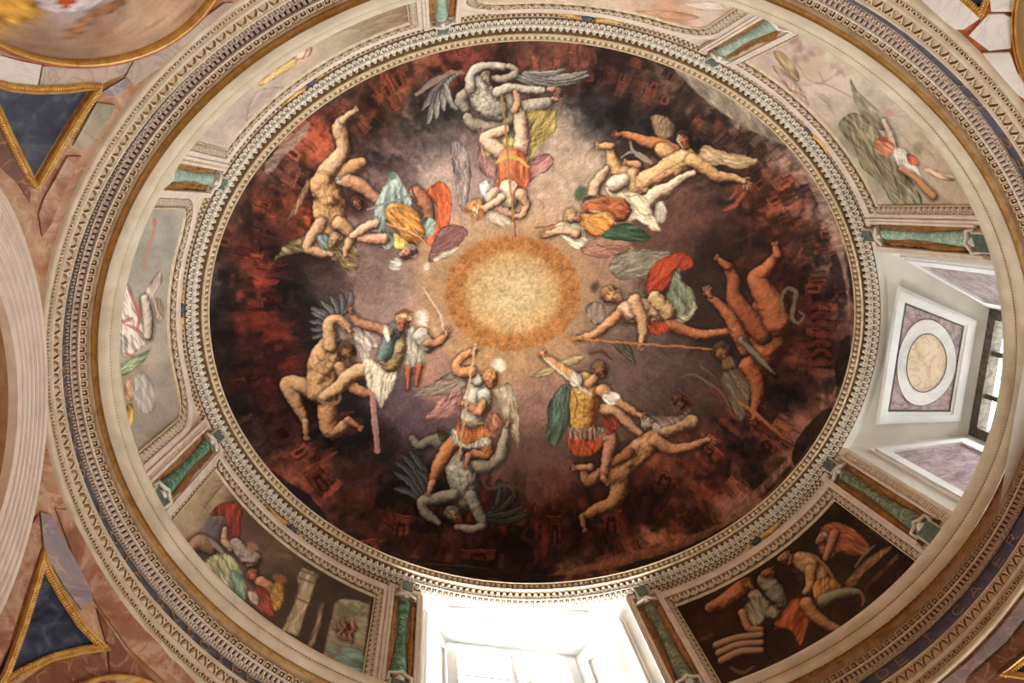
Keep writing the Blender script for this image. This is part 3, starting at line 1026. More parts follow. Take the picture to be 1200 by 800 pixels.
for k in range(190):
    th = rng.uniform(0, 2 * math.pi)
    q = rng.uniform(0.76, 0.99)
    x, y = gx + 79 * q * math.cos(th), gy + 68 * q * math.sin(th)
    s = rng.uniform(0.8, 1.25)
    blob(x, y, 3.6, 2.9, np.array((156, 94, 44)) * s, 0.7, rng.uniform(0, 180), 0.7)
    blob(x + 0.9, y + 1.0, 1.6, 0.9, (128, 70, 30), 0.6, rng.uniform(0, 180), 0.8)
    blob(x - 0.6, y - 0.7, 1.3, 1.1, (176, 128, 74), 0.6, 0, 0.8)
for k in range(70):
    th = rng.uniform(0, 2 * math.pi)
    q0, q1 = rng.uniform(1.0, 1.1), rng.uniform(1.2, 1.75)
    line([(gx + 79 * q0 * math.cos(th), gy + 68 * q0 * math.sin(th)), (gx + 79 * q1 * math.cos(th), gy + 68 * q1 * math.sin(th))], rng.uniform(2, 6), (206, 156, 100), 0.10)
for pts, c in (([(505, 372), (515, 395), (540, 410), (575, 418)], (206, 170, 116)), ([(530, 440), (570, 432), (620, 428), (650, 410)], (196, 146, 96)), ([(520, 420), (560, 436), (600, 440)], (150, 104, 84)),
               ([(610, 470), (640, 478), (665, 470)], (164, 116, 94)), ([(690, 395), (672, 420), (640, 432)], (150, 106, 82)), ([(500, 290), (515, 310), (512, 340)], (196, 146, 98))):
    line(pts, 7, c, 0.3)

FL, PALE, GREY, RED = (188, 134, 92), (204, 164, 130), (176, 164, 144), (142, 76, 42)
G_LO = (70, 62, 54)
# ---- pair at the top: grey falling figure and armoured winged figure
wing([(540, 84), (530, 90), (522, 98)], [(536, 130), (520, 130), (510, 140), (500, 147), (494, 130), (486, 112)][::-1], 7, (128, 118, 108))
line([(487, 111), (510, 96), (528, 84), (545, 86)], 5, (150, 112, 100))
wing([(606, 92), (612, 86), (620, 84)], [(660, 98), (676, 96), (692, 88), (690, 84), (664, 80)], 6, (134, 126, 114))
limb([(600, 125, 7), (622, 125, 9), (642, 120, 6)], (160, 142, 122), lo=G_LO)
hand(650, 116, 10, 4.5, (170, 116, 92))
limb([(545, 128, 6), (540, 116, 7), (551, 108, 7), (560, 112, 5)], (148, 130, 108), lo=G_LO)
limb([(548, 138, 6), (556, 146, 8), (575, 150, 8), (592, 146, 8), (601, 132, 8), (599, 116, 6), (590, 108, 4)], (140, 124, 104), lo=(52, 44, 38))
limb([(558, 100, 12), (564, 110, 15), (572, 122, 16), (582, 130, 14)], GREY, lo=G_LO, mus=0.4)
trunk(560, 100, 580, 132, 13, GREY)
limb([(552, 103, 7), (552, 90, 6), (560, 80, 6), (575, 77, 5), (590, 79, 5)], GREY, lo=G_LO)
limb([(578, 92, 4), (592, 92, 5), (602, 88, 5), (604, 82, 4), (596, 78, 4)], (156, 140, 118), lo=G_LO)
head(571, 92, 7, 60, (156, 140, 116), (112, 98, 78))
limb([(584, 108, 7), (597, 103, 6), (615, 105, 5), (636, 106, 4)], GREY, lo=G_LO)
hand(646, 105, 5, 5, (180, 124, 100))
feathers([(532, 165), (545, 172), (552, 200), (546, 244), (538, 240), (532, 205), (528, 180)], (132, 112, 104), 85)
cloth([(612, 135), (640, 128), (652, 132), (651, 152), (634, 168), (618, 192), (606, 186), (612, 160)], (138, 116, 60), 125, 0.3, 0.55, hi=(186, 168, 108))
cloth([(562, 150), (580, 162), (586, 188), (575, 208), (562, 196), (560, 175)], (138, 96, 88), 80, 0.25, 0.4)
feathers([(632, 180), (648, 184), (646, 196), (626, 208), (612, 220), (614, 200)], (156, 100, 92), 140)
cloth([(582, 165), (596, 160), (612, 168), (620, 188), (600, 192), (580, 186), (566, 178)], (170, 146, 84), 90, 0.35, 0.5)
limb([(600, 190, 8), (586, 178, 9), (570, 164, 8), (576, 158, 7), (592, 152, 6)], PALE)
limb([(610, 178, 9), (612, 160, 9), (610, 140, 8), (606, 128, 5)], PALE)
limb([(604, 128, 5), (607, 118, 4), (604, 108, 3)], (196, 140, 100))
limb([(600, 188, 16), (602, 204, 19), (598, 220, 17)], (190, 88, 46), hi=(214, 140, 92), lo=(120, 40, 22), mus=0.35)
cloth([(584, 190), (600, 186), (618, 192), (620, 210), (612, 226), (592, 226), (583, 210)], (186, 90, 52), 85, 0.4, 0.55, 0.75, hi=(218, 150, 104))
line([(582, 190), (594, 184), (608, 186), (620, 196)], 5, (204, 166, 76), 0.9)
line([(580, 213), (598, 222), (616, 214)], 3, (176, 70, 38), 0.8)
limb([(596, 222, 12), (596, 234, 12)], (206, 170, 140), mus=0.35)
cloth([(561, 215), (572, 212), (578, 226), (570, 232), (562, 224)], (186, 172, 160), 60)
limb([(580, 226, 7), (574, 234, 6), (584, 244, 6), (600, 252, 4)], (196, 146, 116))
limb([(610, 228, 7), (617, 240, 5), (611, 252, 4), (603, 254, 3)], (190, 136, 104))
head(560, 246, 10, 75, (206, 168, 128), (168, 108, 56))
limb([(588, 232, 6), (576, 240, 5), (568, 244, 5)], (200, 156, 124))
for k in range(16):
    t = rng.uniform(0, 6.28)
    line([(558 + 5 * math.cos(t), 246 + 5 * math.sin(t)), (556 + 10 * math.cos(t + 0.4), 247 + 10 * math.sin(t + 0.4)), (556 + 12 * math.cos(t + 0.8), 248 + 12 * math.sin(t + 0.8))], 3, np.array((186, 116, 66)) * rng.uniform(0.6, 1.35), 0.7)
cloth([(575, 246), (592, 252), (600, 262), (584, 266), (572, 258)], (164, 148, 124), 30, a=0.8)
line([(588, 112), (594, 170), (601, 256)], 2.6, (162, 114, 56), 1, False)
line([(602, 256), (604, 276)], 1.6, (140, 66, 36), 1, False)
# ---- upper left pair: falling nude figure, figure in teal cape
cloth([(366, 208), (360, 226), (346, 250), (335, 258), (345, 240), (356, 216)], (134, 96, 72), 110, 0.4, 0.4)
cloth([(368, 262), (352, 278), (334, 286), (321, 306), (330, 300), (356, 296), (378, 300), (392, 300), (400, 312), (412, 318), (420, 312), (418, 294), (410, 280), (390, 270)], (118, 96, 62), 30, 0.3, 0.5)
blob(416, 236, 20, 20, (62, 38, 32), 0.85, 0, 0.5)
head(419, 238, 8, 60, (128, 74, 50), (66, 38, 30))
limb([(385, 216, 13), (398, 205, 10), (414, 196, 9), (424, 190, 6)], (178, 130, 84))
cloth([(390, 206), (404, 208), (416, 214), (412, 219), (396, 215), (386, 212)], (196, 178, 144), 20)
limb([(408, 212, 8), (424, 218, 8), (440, 232, 6)], (186, 128, 92))
limb([(376, 220, 12), (382, 204, 12), (394, 188, 10), (402, 176, 8), (401, 164, 8), (398, 150, 9), (402, 140, 5)], (200, 152, 112))
foot(402, 141, 417, 128, 4.4, (200, 150, 110))
limb([(378, 216, 15), (384, 232, 18), (386, 250, 19), (392, 268, 15)], (184, 132, 84), mus=0.55)
trunk(389, 266, 378, 216, 15, (184, 132, 84))
limb([(376, 262, 8), (364, 280, 7), (362, 291, 6), (376, 297, 5), (386, 298, 4)], (192, 142, 104))
hand(388, 298, 20, 4, (186, 136, 100))
limb([(398, 262, 9), (408, 270, 7), (412, 278, 6), (406, 292, 5)], (188, 138, 96))
hand(405, 297, 80, 4, (184, 134, 98))
cloth([(372, 276), (384, 274), (390, 284), (384, 292), (374, 288)], (112, 126, 122), 45)
head(392, 282, 8, 110, (176, 128, 90), (150, 116, 80))
cloth([(456, 203), (464, 202), (470, 212), (478, 226), (484, 240), (470, 246), (458, 250), (446, 272), (434, 268), (438, 250), (442, 232), (450, 218)], (140, 152, 140), 100, 0.3, 0.5, hi=(190, 198, 182))
blob(459, 206, 6, 5, (92, 100, 92), 0.9)
cloth([(500, 226), (508, 215), (519, 213), (528, 226), (529, 250), (522, 272), (506, 286), (498, 280), (508, 262), (512, 244)], (196, 88, 46), 80, 0.22, 0.35, hi=(216, 128, 82))
feathers([(514, 270), (530, 262), (548, 270), (536, 288), (516, 302), (502, 306), (505, 290)], (124, 80, 74), 150)
cloth([(508, 302), (526, 292), (538, 288), (530, 298), (512, 306)], (196, 180, 150), 150, a=0.9)
limb([(488, 226, 8), (497, 236, 9), (503, 250, 7), (500, 262, 6)], (160, 98, 70))
cloth([(492, 258), (504, 254), (511, 262), (506, 274), (494, 278), (489, 268)], (116, 128, 114), 120)
limb([(464, 250, 13), (476, 258, 16), (484, 272, 14)], (188, 122, 48), hi=(222, 178, 92), lo=(110, 56, 20), mus=0.35)
cloth([(452, 246), (468, 242), (486, 250), (496, 266), (494, 282), (480, 286), (466, 270), (454, 258)], (184, 118, 52), 40, 0.4, 0.6, 0.8, hi=(222, 184, 110))
line([(458, 250), (470, 262), (486, 282)], 2, (112, 58, 26), 0.7)
cloth([(460, 272), (476, 282), (478, 292), (462, 290), (454, 280)], (190, 150, 70), 70, 0.4, 0.5)
line([(452, 262), (474, 268), (498, 282)], 2.6, (206, 150, 112), 0.9)
cloth([(446, 272), (458, 272), (462, 284), (452, 292), (444, 286)], (118, 134, 120), 70)
limb([(450, 280, 7), (436, 280, 6), (422, 279, 5)], (196, 140, 106))
limb([(440, 262, 6), (426, 268, 6), (414, 276, 4)], (196, 150, 116))
head(478, 296, 9, 150, (176, 118, 88), (120, 80, 62), helmet=(128, 100, 84))
cloth([(456, 306), (466, 302), (472, 310), (464, 317), (456, 314)], (152, 140, 128), 20)
blob(500, 312, 4, 6, (206, 186, 168), 0.9, 30)
line([(430, 245), (458, 236), (486, 226)], 2.2, (132, 126, 116), 1, False)
line([(482, 218), (488, 236)], 2.2, (92, 48, 32), 1, False)
# ---- left pair: seated flesh figure with spread wing; figure with white skirt and raised sword
wing([(396, 392), (392, 384), (396, 376), (404, 366)], [(366, 396), (363, 386), (362, 376), (364, 366), (363, 360), (374, 352), (386, 346), (398, 342), (411, 340)], 6.5, (92, 88, 84))
cloth([(410, 386), (424, 384), (444, 404), (436, 410), (428, 424), (418, 408)], (170, 150, 134), 60, 0.3, 0.5)
limb([(376, 462, 11), (355, 452, 11), (336, 450, 8), (346, 470, 8), (356, 490, 5)], (190, 138, 94))
foot(358, 494, 359, 512, 4.5, (186, 134, 96))
limb([(384, 466, 12), (384, 486, 12), (387, 503, 10), (398, 502, 8), (408, 494, 5)], (182, 128, 84))
foot(408, 492, 422, 501, 4.6, (176, 108, 72))
limb([(386, 408, 15), (380, 424, 19), (378, 442, 18), (376, 458, 16)], (188, 138, 92), mus=0.55)
trunk(384, 412, 376, 460, 15, (188, 138, 92))
limb([(388, 406, 8), (386, 392, 8), (386, 378, 7), (396, 374, 6), (408, 384, 5)], (188, 140, 96))
hand(409, 387, 60, 4, (176, 126, 90))
head(408, 413, 11, 65, (120, 78, 46), (70, 46, 32), beard=(96, 70, 46))
limb([(398, 430, 7), (410, 450, 7), (424, 459, 6), (434, 461, 4)], (180, 126, 84))
limb([(424, 434, 9), (410, 440, 9), (398, 452, 8), (378, 466, 6)], (196, 146, 100))
line([(368, 462), (380, 472), (396, 470), (398, 462)], 5, (150, 104, 74), 0.9)
feathers([(480, 392), (494, 390), (500, 404), (494, 430), (490, 452), (486, 430), (478, 452), (474, 430), (474, 404)], (150, 138, 118), 90)
for p, q in (((479, 432), (478, 455)), ((492, 430), (488, 451))):
    limb([(*p, 4.5), (*q, 1.5)], (176, 84, 46), mus=0)
cloth([(426, 420), (444, 424), (464, 428), (462, 450), (450, 470), (446, 478), (438, 462), (430, 452)], (198, 180, 152), 100, 0.35, 0.5, hi=(220, 206, 180))
limb([(464, 396, 12), (462, 410, 14), (458, 424, 12)], (186, 158, 108), mus=0.3)
limb([(462, 388, 10), (456, 398, 8), (452, 412, 8), (448, 420, 7)], (96, 112, 104), lo=(40, 50, 48))
line([(444, 424), (466, 428)], 3, (176, 122, 50), 0.9)
limb([(456, 390, 7), (440, 384, 6), (420, 378, 5), (412, 368, 4)], (168, 112, 76))
hand(411, 364, 250, 4, (140, 88, 60))
cloth([(450, 380), (458, 384), (456, 400), (450, 396)], (206, 186, 158), 80)
feathers([(478, 384), (488, 388), (489, 420), (482, 430), (476, 410)], (176, 160, 140), 90)
limb([(494, 394, 10), (502, 404, 9)], (170, 160, 138), mus=0.3)
limb([(502, 402, 6), (512, 402, 5), (522, 394, 4)], (170, 108, 72))
hand(523, 391, 280, 4, (170, 108, 72))
blob(494, 372, 8, 11, (206, 190, 172), 0.95, 0, 0.6)
for k in range(8):
    line([(490 + rng.uniform(-3, 6), 364 + k * 2), (497 + rng.uniform(-4, 6), 370 + k * 2)], 2.5, (222, 206, 190), 0.7)
head(472, 378, 9.5, 95, (160, 88, 62), (116, 78, 50), helmet=(176, 142, 102))
line([(464, 368), (472, 364), (484, 366)], 5, (124, 70, 46), 0.9)
line([(520, 386), (514, 366), (496, 337)], 2.4, (196, 178, 154), 1, True)
line([(436, 462), (439, 495), (442, 528)], 6.5, (176, 120, 108), 1, False)
line([(434, 466), (440, 522)], 1.2, (206, 158, 144), 0.8, False)
# ---- bottom pair: armoured winged figure with spear standing on a grey upturned figure
wing([(492, 586), (498, 580), (506, 574)], [(461, 572), (460, 552), (462, 538), (469, 530), (479, 526), (486, 548)], 6.5, (74, 76, 74))
wing([(562, 606), (572, 600), (580, 592)], [(622, 602), (616, 592), (606, 576), (594, 566), (584, 562)], 7, (62, 62, 58))
line([(566, 562), (572, 572), (590, 568), (600, 572), (603, 584)], 4, (92, 80, 72), 0.9)
feathers([(545, 428), (520, 440), (498, 452), (484, 464), (505, 464), (530, 460), (546, 452)], (140, 118, 98), 155)
cloth([(540, 454), (518, 466), (502, 482), (500, 492), (520, 490), (538, 482)], (150, 100, 90), 140, 0.3, 0.45)
feathers([(578, 458), (588, 452), (596, 448), (604, 462), (609, 490), (607, 524), (600, 510), (590, 490)], (160, 136, 108), 80, freq=0.55)
limb([(532, 532, 11), (516, 518, 10), (506, 516, 7), (492, 522, 6), (483, 514, 4)], (112, 100, 82), lo=(40, 34, 30))
limb([(556, 548, 9), (574, 544, 8), (586, 534, 7), (590, 518, 6), (594, 502, 4)], (150, 134, 110), lo=G_LO)
hand(595, 497, 290, 4.5, (140, 104, 78))
limb([(533, 534, 12), (538, 552, 16), (544, 568, 17), (544, 584, 14)], (166, 158, 138), lo=(62, 60, 54), mus=0.55)
trunk(543, 586, 533, 534, 14, (166, 158, 138))
limb([(532, 580, 8), (510, 584, 7), (494, 588, 6), (500, 602, 6), (514, 612, 4)], (148, 144, 128), lo=(56, 56, 52))
limb([(552, 582, 8), (560, 600, 7), (566, 614, 5), (552, 620, 5), (536, 617, 4)], (154, 148, 130), lo=(56, 56, 52))
head(532, 603, 10, 40, (140, 124, 96), (104, 98, 84))
blob(537, 609, 4.5, 2.4, (132, 46, 34), 0.9, 20)
cloth([(512, 502), (522, 500), (532, 512), (538, 522), (528, 520), (516, 516)], (80, 70, 54), 30)
limb([(534, 516, 9), (522, 532, 9), (514, 546, 8), (508, 562, 5)], (186, 116, 70))
foot(507, 566, 502, 578, 4.6, (190, 130, 90))
limb([(554, 514, 9), (568, 522, 9), (570, 532, 7), (558, 532, 6), (550, 534, 5)], (186, 118, 72))
foot(549, 534, 546, 546, 4, (184, 120, 80))
cloth([(530, 502), (548, 508), (566, 506), (576, 518), (560, 524), (540, 524), (530, 516)], (180, 168, 144), 90, 0.5, 0.5)
cloth([(536, 494), (562, 496), (580, 510), (566, 512), (550, 520), (538, 516)], (182, 96, 52), 85, 0.6, 0.6, hi=(210, 150, 90))
limb([(560, 456, 13), (556, 472, 14), (553, 490, 13)], (184, 174, 156), lo=(96, 82, 70), mus=0.35)
line([(540, 494), (566, 496)], 4, (186, 134, 70), 0.9)
limb([(552, 438, 9), (560, 446, 8)], (190, 178, 160), mus=0.2)
limb([(552, 436, 7), (540, 436, 7), (535, 428, 6), (542, 418, 5), (554, 412, 4)], (190, 122, 76))
hand(556, 411, 300, 4, (186, 120, 78))
limb([(568, 464, 9), (568, 476, 7)], (186, 176, 158), mus=0.2)
limb([(566, 474, 6), (562, 482, 6), (552, 478, 5), (546, 474, 4)], (190, 124, 78))
hand(545, 473, 190, 4, (186, 120, 78))
cloth([(572, 486), (584, 484), (588, 496), (580, 506), (572, 502)], (160, 100, 76), 70)
blob(584, 428, 9, 8, (212, 196, 172), 0.95, 20, 0.6)
for k in range(9):
    t = rng.uniform(0, 6.28)
    line([(584, 428), (584 + 9 * math.cos(t), 428 + 8 * math.sin(t))], 3, (222, 208, 188), 0.6)
head(575, 444, 9.5, 85, (180, 116, 72), (150, 98, 46), helmet=(172, 118, 54))
line([(556.5, 403), (546, 474), (536, 550)], 2.4, (198, 160, 116), 1, False)
# ---- right of it: figure in golden cuirass over a fleeing nude
feathers([(620, 440), (645, 428), (668, 416), (684, 416), (680, 424), (655, 434), (636, 442)], (160, 128, 86), 160)
cloth([(663, 449), (650, 460), (640, 480), (642, 492), (640, 506), (644, 520), (653, 521), (660, 508), (666, 496), (670, 470)], (76, 88, 72), 100, 0.3, 0.5, hi=(116, 126, 104))
limb([(768, 510, 7), (784, 504, 7), (800, 496, 9), (812, 494, 8)], (168, 126, 84), lo=(80, 44, 28))
cloth([(752, 490), (766, 486), (790, 488), (810, 476), (802, 490), (780, 500), (760, 502)], (120, 94, 82), 20, 0.3, 0.5)
limb([(726, 550, 7), (704, 556, 8), (690, 564, 7), (684, 554, 5)], (150, 96, 62))
foot(692, 547, 673, 548, 4.5, (178, 122, 82))
limb([(722, 556, 13), (726, 574, 11), (716, 590, 8), (700, 596, 7), (686, 604, 5)], (180, 124, 80))
foot(682, 605, 685, 620, 4, (176, 120, 80))
limb([(722, 552, 14), (736, 540, 14), (752, 526, 14), (766, 516, 12)], (182, 124, 78), mus=0.5)
line([(724, 548), (742, 534), (764, 516)], 1.8, (104, 62, 36), 0.6)
blob(728, 556, 7, 6, (206, 152, 102), 0.4, 0, 1.0)
line([(748, 522), (758, 528)], 1.6, (104, 62, 36), 0.5)
limb([(768, 516, 8), (786, 526, 7), (806, 524, 6), (822, 518, 4)], (176, 116, 74))
hand(828, 516, -15, 5, (170, 110, 70))
limb([(738, 530, 6), (728, 538, 5), (718, 544, 4)], (140, 86, 54))
head(761, 497, 8, 20, (150, 112, 84), (150, 136, 118), beard=(176, 160, 140))
limb([(706, 508, 8), (716, 516, 9), (712, 534, 7), (708, 556, 5)], (176, 116, 84))
foot(707, 560, 712, 566, 4, (170, 118, 84))
cloth([(706, 486), (718, 482), (730, 494), (720, 506), (708, 508)], (128, 46, 34), 60)
limb([(708, 480, 7), (722, 482, 7), (736, 496, 6), (750, 508, 4)], (190, 136, 98))
cloth([(668, 508), (690, 514), (708, 504), (704, 524), (690, 534), (672, 532), (664, 520)], (154, 62, 30), 80, 0.35, 0.5, hi=(186, 106, 60))
limb([(684, 450, 14), (686, 468, 18), (684, 484, 16), (684, 498, 15)], (184, 122, 46), hi=(222, 178, 96), lo=(96, 48, 18), mus=0.5)
limb([(690, 450, 6), (698, 442, 5)], (176, 120, 80), mus=0.1)
line([(668, 452), (676, 470), (672, 492)], 2, (110, 58, 24), 0.7)
line([(702, 456), (700, 474), (704, 494)], 2, (110, 58, 24), 0.7)
trunk(685, 452, 684, 496, 15, (184, 122, 46))
for k in range(8):
    x = 666 + k * 5.6
    cloth([(x, 500), (x + 5, 500), (x + 4, 514), (x + 1, 516)], (172, 134, 110), 90, 0.4, 0.4, curve=False)
limb([(676, 446, 8), (664, 436, 6), (650, 426, 5), (638, 418, 4)], (190, 130, 84))
hand(636, 416, 240, 4, (180, 116, 74))
cloth([(670, 436), (682, 440), (680, 452), (668, 450)], (186, 168, 146), 60)
limb([(706, 458, 8), (722, 470, 6), (738, 480, 5), (748, 486, 4)], (182, 124, 82))
cloth([(706, 462), (718, 458), (726, 464), (720, 474), (710, 472)], (200, 180, 158), 45)
hand(750, 486, 30, 4, (176, 118, 78))
head(704, 434, 9, 60, (120, 70, 44), (58, 40, 28), helmet=(92, 64, 40))
line([(690, 414), (704, 412), (716, 420)], 4, (84, 48, 28), 0.9)
line([(638, 420), (664, 442), (692, 462)], 3.0, (196, 172, 146), 1, False)
line([(786, 470), (792, 482), (798, 462)], 2, (120, 70, 46), 0.7)
# ---- right: winged figure with lance, and the great red falling figure
feathers([(713, 312), (722, 298), (747, 292), (785, 294), (776, 308), (758, 322), (730, 328), (716, 320)], (116, 104, 86), 165, freq=0.5)
feathers([(680, 291), (700, 287), (740, 289), (720, 300), (694, 301)], (150, 98, 76), 5)
cloth([(756, 330), (764, 312), (780, 300), (800, 296), (812, 306), (806, 316), (790, 320), (780, 338), (764, 346)], (150, 50, 28), 130, 0.3, 0.5, hi=(176, 84, 54))
cloth([(784, 336), (794, 312), (800, 330), (812, 340), (814, 356), (804, 370), (786, 378), (776, 366)], (104, 106, 84), 70, 0.35, 0.5, hi=(166, 158, 126))
cloth([(776, 366), (790, 372), (806, 366), (812, 352), (816, 362), (802, 378), (784, 384), (774, 378)], (166, 150, 112), 20, 0.5, 0.4)
limb([(786, 380, 8), (800, 386, 7), (820, 392, 6), (842, 390, 5), (858, 388, 4)], (168, 96, 56))
feathers([(722, 398), (738, 404), (744, 426), (730, 416), (716, 402)], (78, 64, 48), 55)
feathers([(686, 360), (700, 352), (710, 364), (704, 380), (692, 378)], (126, 104, 88), 100)
cloth([(756, 376), (776, 374), (784, 388), (768, 392), (756, 390)], (156, 58, 30), 60, 0.4, 0.5)
limb([(734, 366, 13), (750, 364, 15), (770, 364, 13)], (188, 142, 106), mus=0.45)
trunk(736, 364, 768, 364, 11, (188, 142, 106))
limb([(768, 350, 9), (784, 366, 9)], (186, 146, 96), mus=0.4)
limb([(724, 370, 7), (710, 382, 6), (696, 392, 5), (682, 395, 4)], (180, 120, 80))
hand(679, 396, 160, 4, (172, 110, 72))
limb([(744, 352, 8), (752, 372, 7), (754, 388, 6), (752, 398, 4)], (190, 138, 98))
hand(752, 402, 90, 4, (184, 128, 90))
head(718, 346, 11, 20, (182, 124, 86), (128, 88, 50))
blob(697, 336, 5, 8, (74, 52, 40), 0.9, 20, 0.7)
line([(660, 395), (744, 402), (824, 408), (840, 411)], 2.4, (176, 106, 52), 1, False)
limb([(904, 366, 24), (906, 386, 24), (898, 408, 22), (888, 424, 18)], (152, 78, 40), lo=(56, 22, 14), mus=0.55)
trunk(888, 426, 906, 372, 19, (152, 78, 40))
limb([(894, 392, 12), (880, 376, 13), (866, 360, 12), (860, 346, 9), (860, 330, 8), (854, 314, 6)], (140, 70, 38), lo=(50, 22, 14))
foot(853, 312, 840, 302, 4.6, (146, 76, 44))
limb([(912, 378, 17), (904, 356, 16), (892, 338, 13), (886, 326, 10), (896, 318, 9), (904, 308, 7), (910, 298, 5)], (156, 82, 44), lo=(56, 22, 14))
foot(911, 298, 908, 286, 5, (160, 90, 54))
limb([(874, 408, 9), (864, 388, 9), (856, 372, 8), (844, 358, 6), (834, 350, 5)], (158, 86, 48), lo=(60, 26, 16))
hand(831, 345, 235, 5, (160, 92, 56))
feathers([(844, 440), (858, 432), (874, 434), (880, 460), (876, 478), (868, 494), (860, 484), (852, 464)], (96, 78, 60), 60)
limb([(876, 428, 10), (886, 446, 9), (888, 462, 8), (884, 480, 5)], (156, 80, 42), lo=(56, 22, 14))
hand(884, 487, 90, 4.5, (160, 86, 50))
head(848, 414, 12, 60, (120, 72, 42), (72, 46, 30), beard=(110, 80, 50))
limb([(868, 398, 4), (884, 414, 4), (898, 428, 3), (908, 438, 1)], (118, 104, 84), mus=0)
line([(866, 470), (892, 490), (918, 512)], 4, (166, 96, 50), 1, False)
line([(918, 372), (916, 350), (922, 338), (932, 342), (930, 358), (928, 372), (936, 378), (942, 370), (936, 364)], 4.5, (112, 92, 74), 0.95)
line([(797, 442), (812, 438), (826, 446), (846, 460), (858, 486)], 3, (112, 92, 72), 0.8)
line([(818, 420), (824, 432), (838, 440)], 2, (112, 92, 72), 0.7)
# ---- upper right pair: golden nude with leathery wings; reclining figure below
cloth([(762, 136), (780, 136), (792, 150), (786, 160), (776, 166), (768, 156)], (134, 104, 74), 100, 0.3, 0.4)
cloth([(820, 176), (826, 170), (850, 178), (888, 187), (868, 198), (846, 192), (834, 194), (824, 190), (814, 184)], (190, 152, 108), 10, 0.35, 0.35)
blob(800, 152, 16, 14, (34, 24, 20), 0.8)
blob(738, 178, 26, 12, (40, 28, 24), 0.7)
line([(738, 164), (744, 180), (762, 190), (752, 182), (738, 178), (728, 184)], 4, (160, 138, 116), 0.9)
limb([(792, 178, 9), (774, 170, 8), (758, 166, 7), (742, 160, 5), (728, 158, 4)], (176, 104, 60))
hand(725, 158, 190, 4, (140, 80, 50))
limb([(776, 176, 9), (784, 182, 10)], (196, 142, 90))
limb([(757, 212, 11), (740, 206, 9), (724, 202, 9), (718, 188, 7), (715, 174, 5)], (200, 146, 94))
foot(716, 171, 701, 171, 4.6, (196, 136, 84))
limb([(760, 214, 12), (746, 218, 10), (742, 206, 8), (746, 196, 6)], (204, 152, 100))
foot(748, 193, 733, 190, 4.4, (190, 126, 80))
limb([(758, 212, 13), (772, 206, 13), (788, 196, 14), (804, 188, 15)], (206, 154, 100), mus=0.5)
line([(760, 211), (780, 199), (802, 188)], 1.8, (130, 84, 50), 0.6)
line([(790, 190), (798, 196), (796, 204)], 1.6, (130, 84, 50), 0.5)
blob(766, 206, 6, 5, (226, 178, 124), 0.4, 0, 1.0)
limb([(812, 188, 9), (828, 198, 8), (840, 206, 7), (856, 208, 5), (866, 210, 4)], (202, 148, 94))
hand(870, 212, 25, 5, (196, 140, 90))
head(802, 164, 10, 70, (160, 92, 56), (52, 32, 24))
line([(796, 158), (794, 164), (800, 172)], 2.2, (222, 198, 164), 0.9)
limb([(700, 240, 7), (696, 224, 7), (704, 208, 6), (712, 198, 4)], (186, 146, 112))
limb([(720, 216, 10), (730, 212, 9)], (200, 172, 150))
limb([(756, 240, 8), (768, 228, 9), (784, 220, 7), (796, 210, 5), (812, 202, 4)], (206, 172, 140))
feathers([(768, 238), (778, 236), (782, 250), (776, 262), (768, 256)], (170, 150, 132), 70)
cloth([(708, 214), (718, 226), (734, 224), (756, 230), (764, 248), (774, 268), (766, 270), (748, 258), (730, 258), (718, 246)], (202, 180, 144), 30, 0.3, 0.4)
blob(680, 226, 8, 10, (78, 88, 60), 0.95, 20, 0.4)
cloth([(684, 232), (706, 228), (712, 240), (700, 248), (686, 246)], (100, 92, 70), 20)
limb([(690, 242, 8), (706, 244, 13), (726, 246, 14)], (158, 78, 42), hi=(196, 128, 66), mus=0.4)
cloth([(686, 238), (706, 234), (730, 236), (738, 248), (726, 258), (704, 254), (690, 248)], (154, 76, 44), 10, 0.4, 0.6, 0.8, hi=(196, 128, 76))
limb([(686, 258, 8), (698, 264, 13), (712, 258, 10)], (192, 120, 50), hi=(216, 160, 80), lo=(110, 54, 20), mus=0.4)
cloth([(684, 254), (698, 254), (716, 252), (718, 262), (706, 274), (692, 274), (684, 264)], (188, 118, 52), 30, 0.4, 0.6, 0.8, hi=(218, 168, 96))
cloth([(706, 276), (720, 264), (740, 262), (760, 276), (756, 282), (732, 282), (714, 280)], (54, 74, 50), 10, 0.3, 0.4)
line([(690, 246), (706, 250), (722, 262)], 2.5, (206, 170, 120), 0.9)
cloth([(648, 262), (664, 260), (682, 266), (688, 282), (676, 292), (660, 280)], (200, 180, 150), 30, 0.35, 0.4)
limb([(676, 274, 6), (660, 270, 5), (642, 274, 4)], (196, 146, 108))
hand(640, 276, 170, 3.6, (176, 110, 74))
line([(626, 267), (642, 265), (660, 258)], 2.0, (140, 70, 44), 0.9, False)
head(672, 254, 9, 20, (184, 130, 96), (150, 112, 72))
line([(652, 262), (654, 244), (664, 238)], 2, (190, 134, 96), 0.8)
# wet-plaster softness: contours waver and blend a little
b_ = box(225, 28, 1015, 696)
X_, Y_ = b_[2], b_[3]
h_, w_ = X_.shape
jx = ((N2(X_ * 0.22, Y_ * 0.22, 21) - 0.5) * 3.2 + (N2(X_ * 0.6, Y_ * 0.6, 22) - 0.5) * 0.7) * PS * 0.55
jy = ((N2(X_ * 0.22, Y_ * 0.22, 23) - 0.5) * 3.2 + (N2(X_ * 0.6, Y_ * 0.6, 24) - 0.5) * 0.7) * PS * 0.55
ii, jj = np.indices((h_, w_))
sub = CV[b_[0], b_[1]]
sub = sub[np.clip(ii + jy, 0, h_ - 1).astype(int), np.clip(jj + jx, 0, w_ - 1).astype(int)]
sub[1:-1, 1:-1] = sub[1:-1, 1:-1] * 0.6 + 0.10 * (sub[:-2, 1:-1] + sub[2:, 1:-1] + sub[1:-1, :-2] + sub[1:-1, 2:])
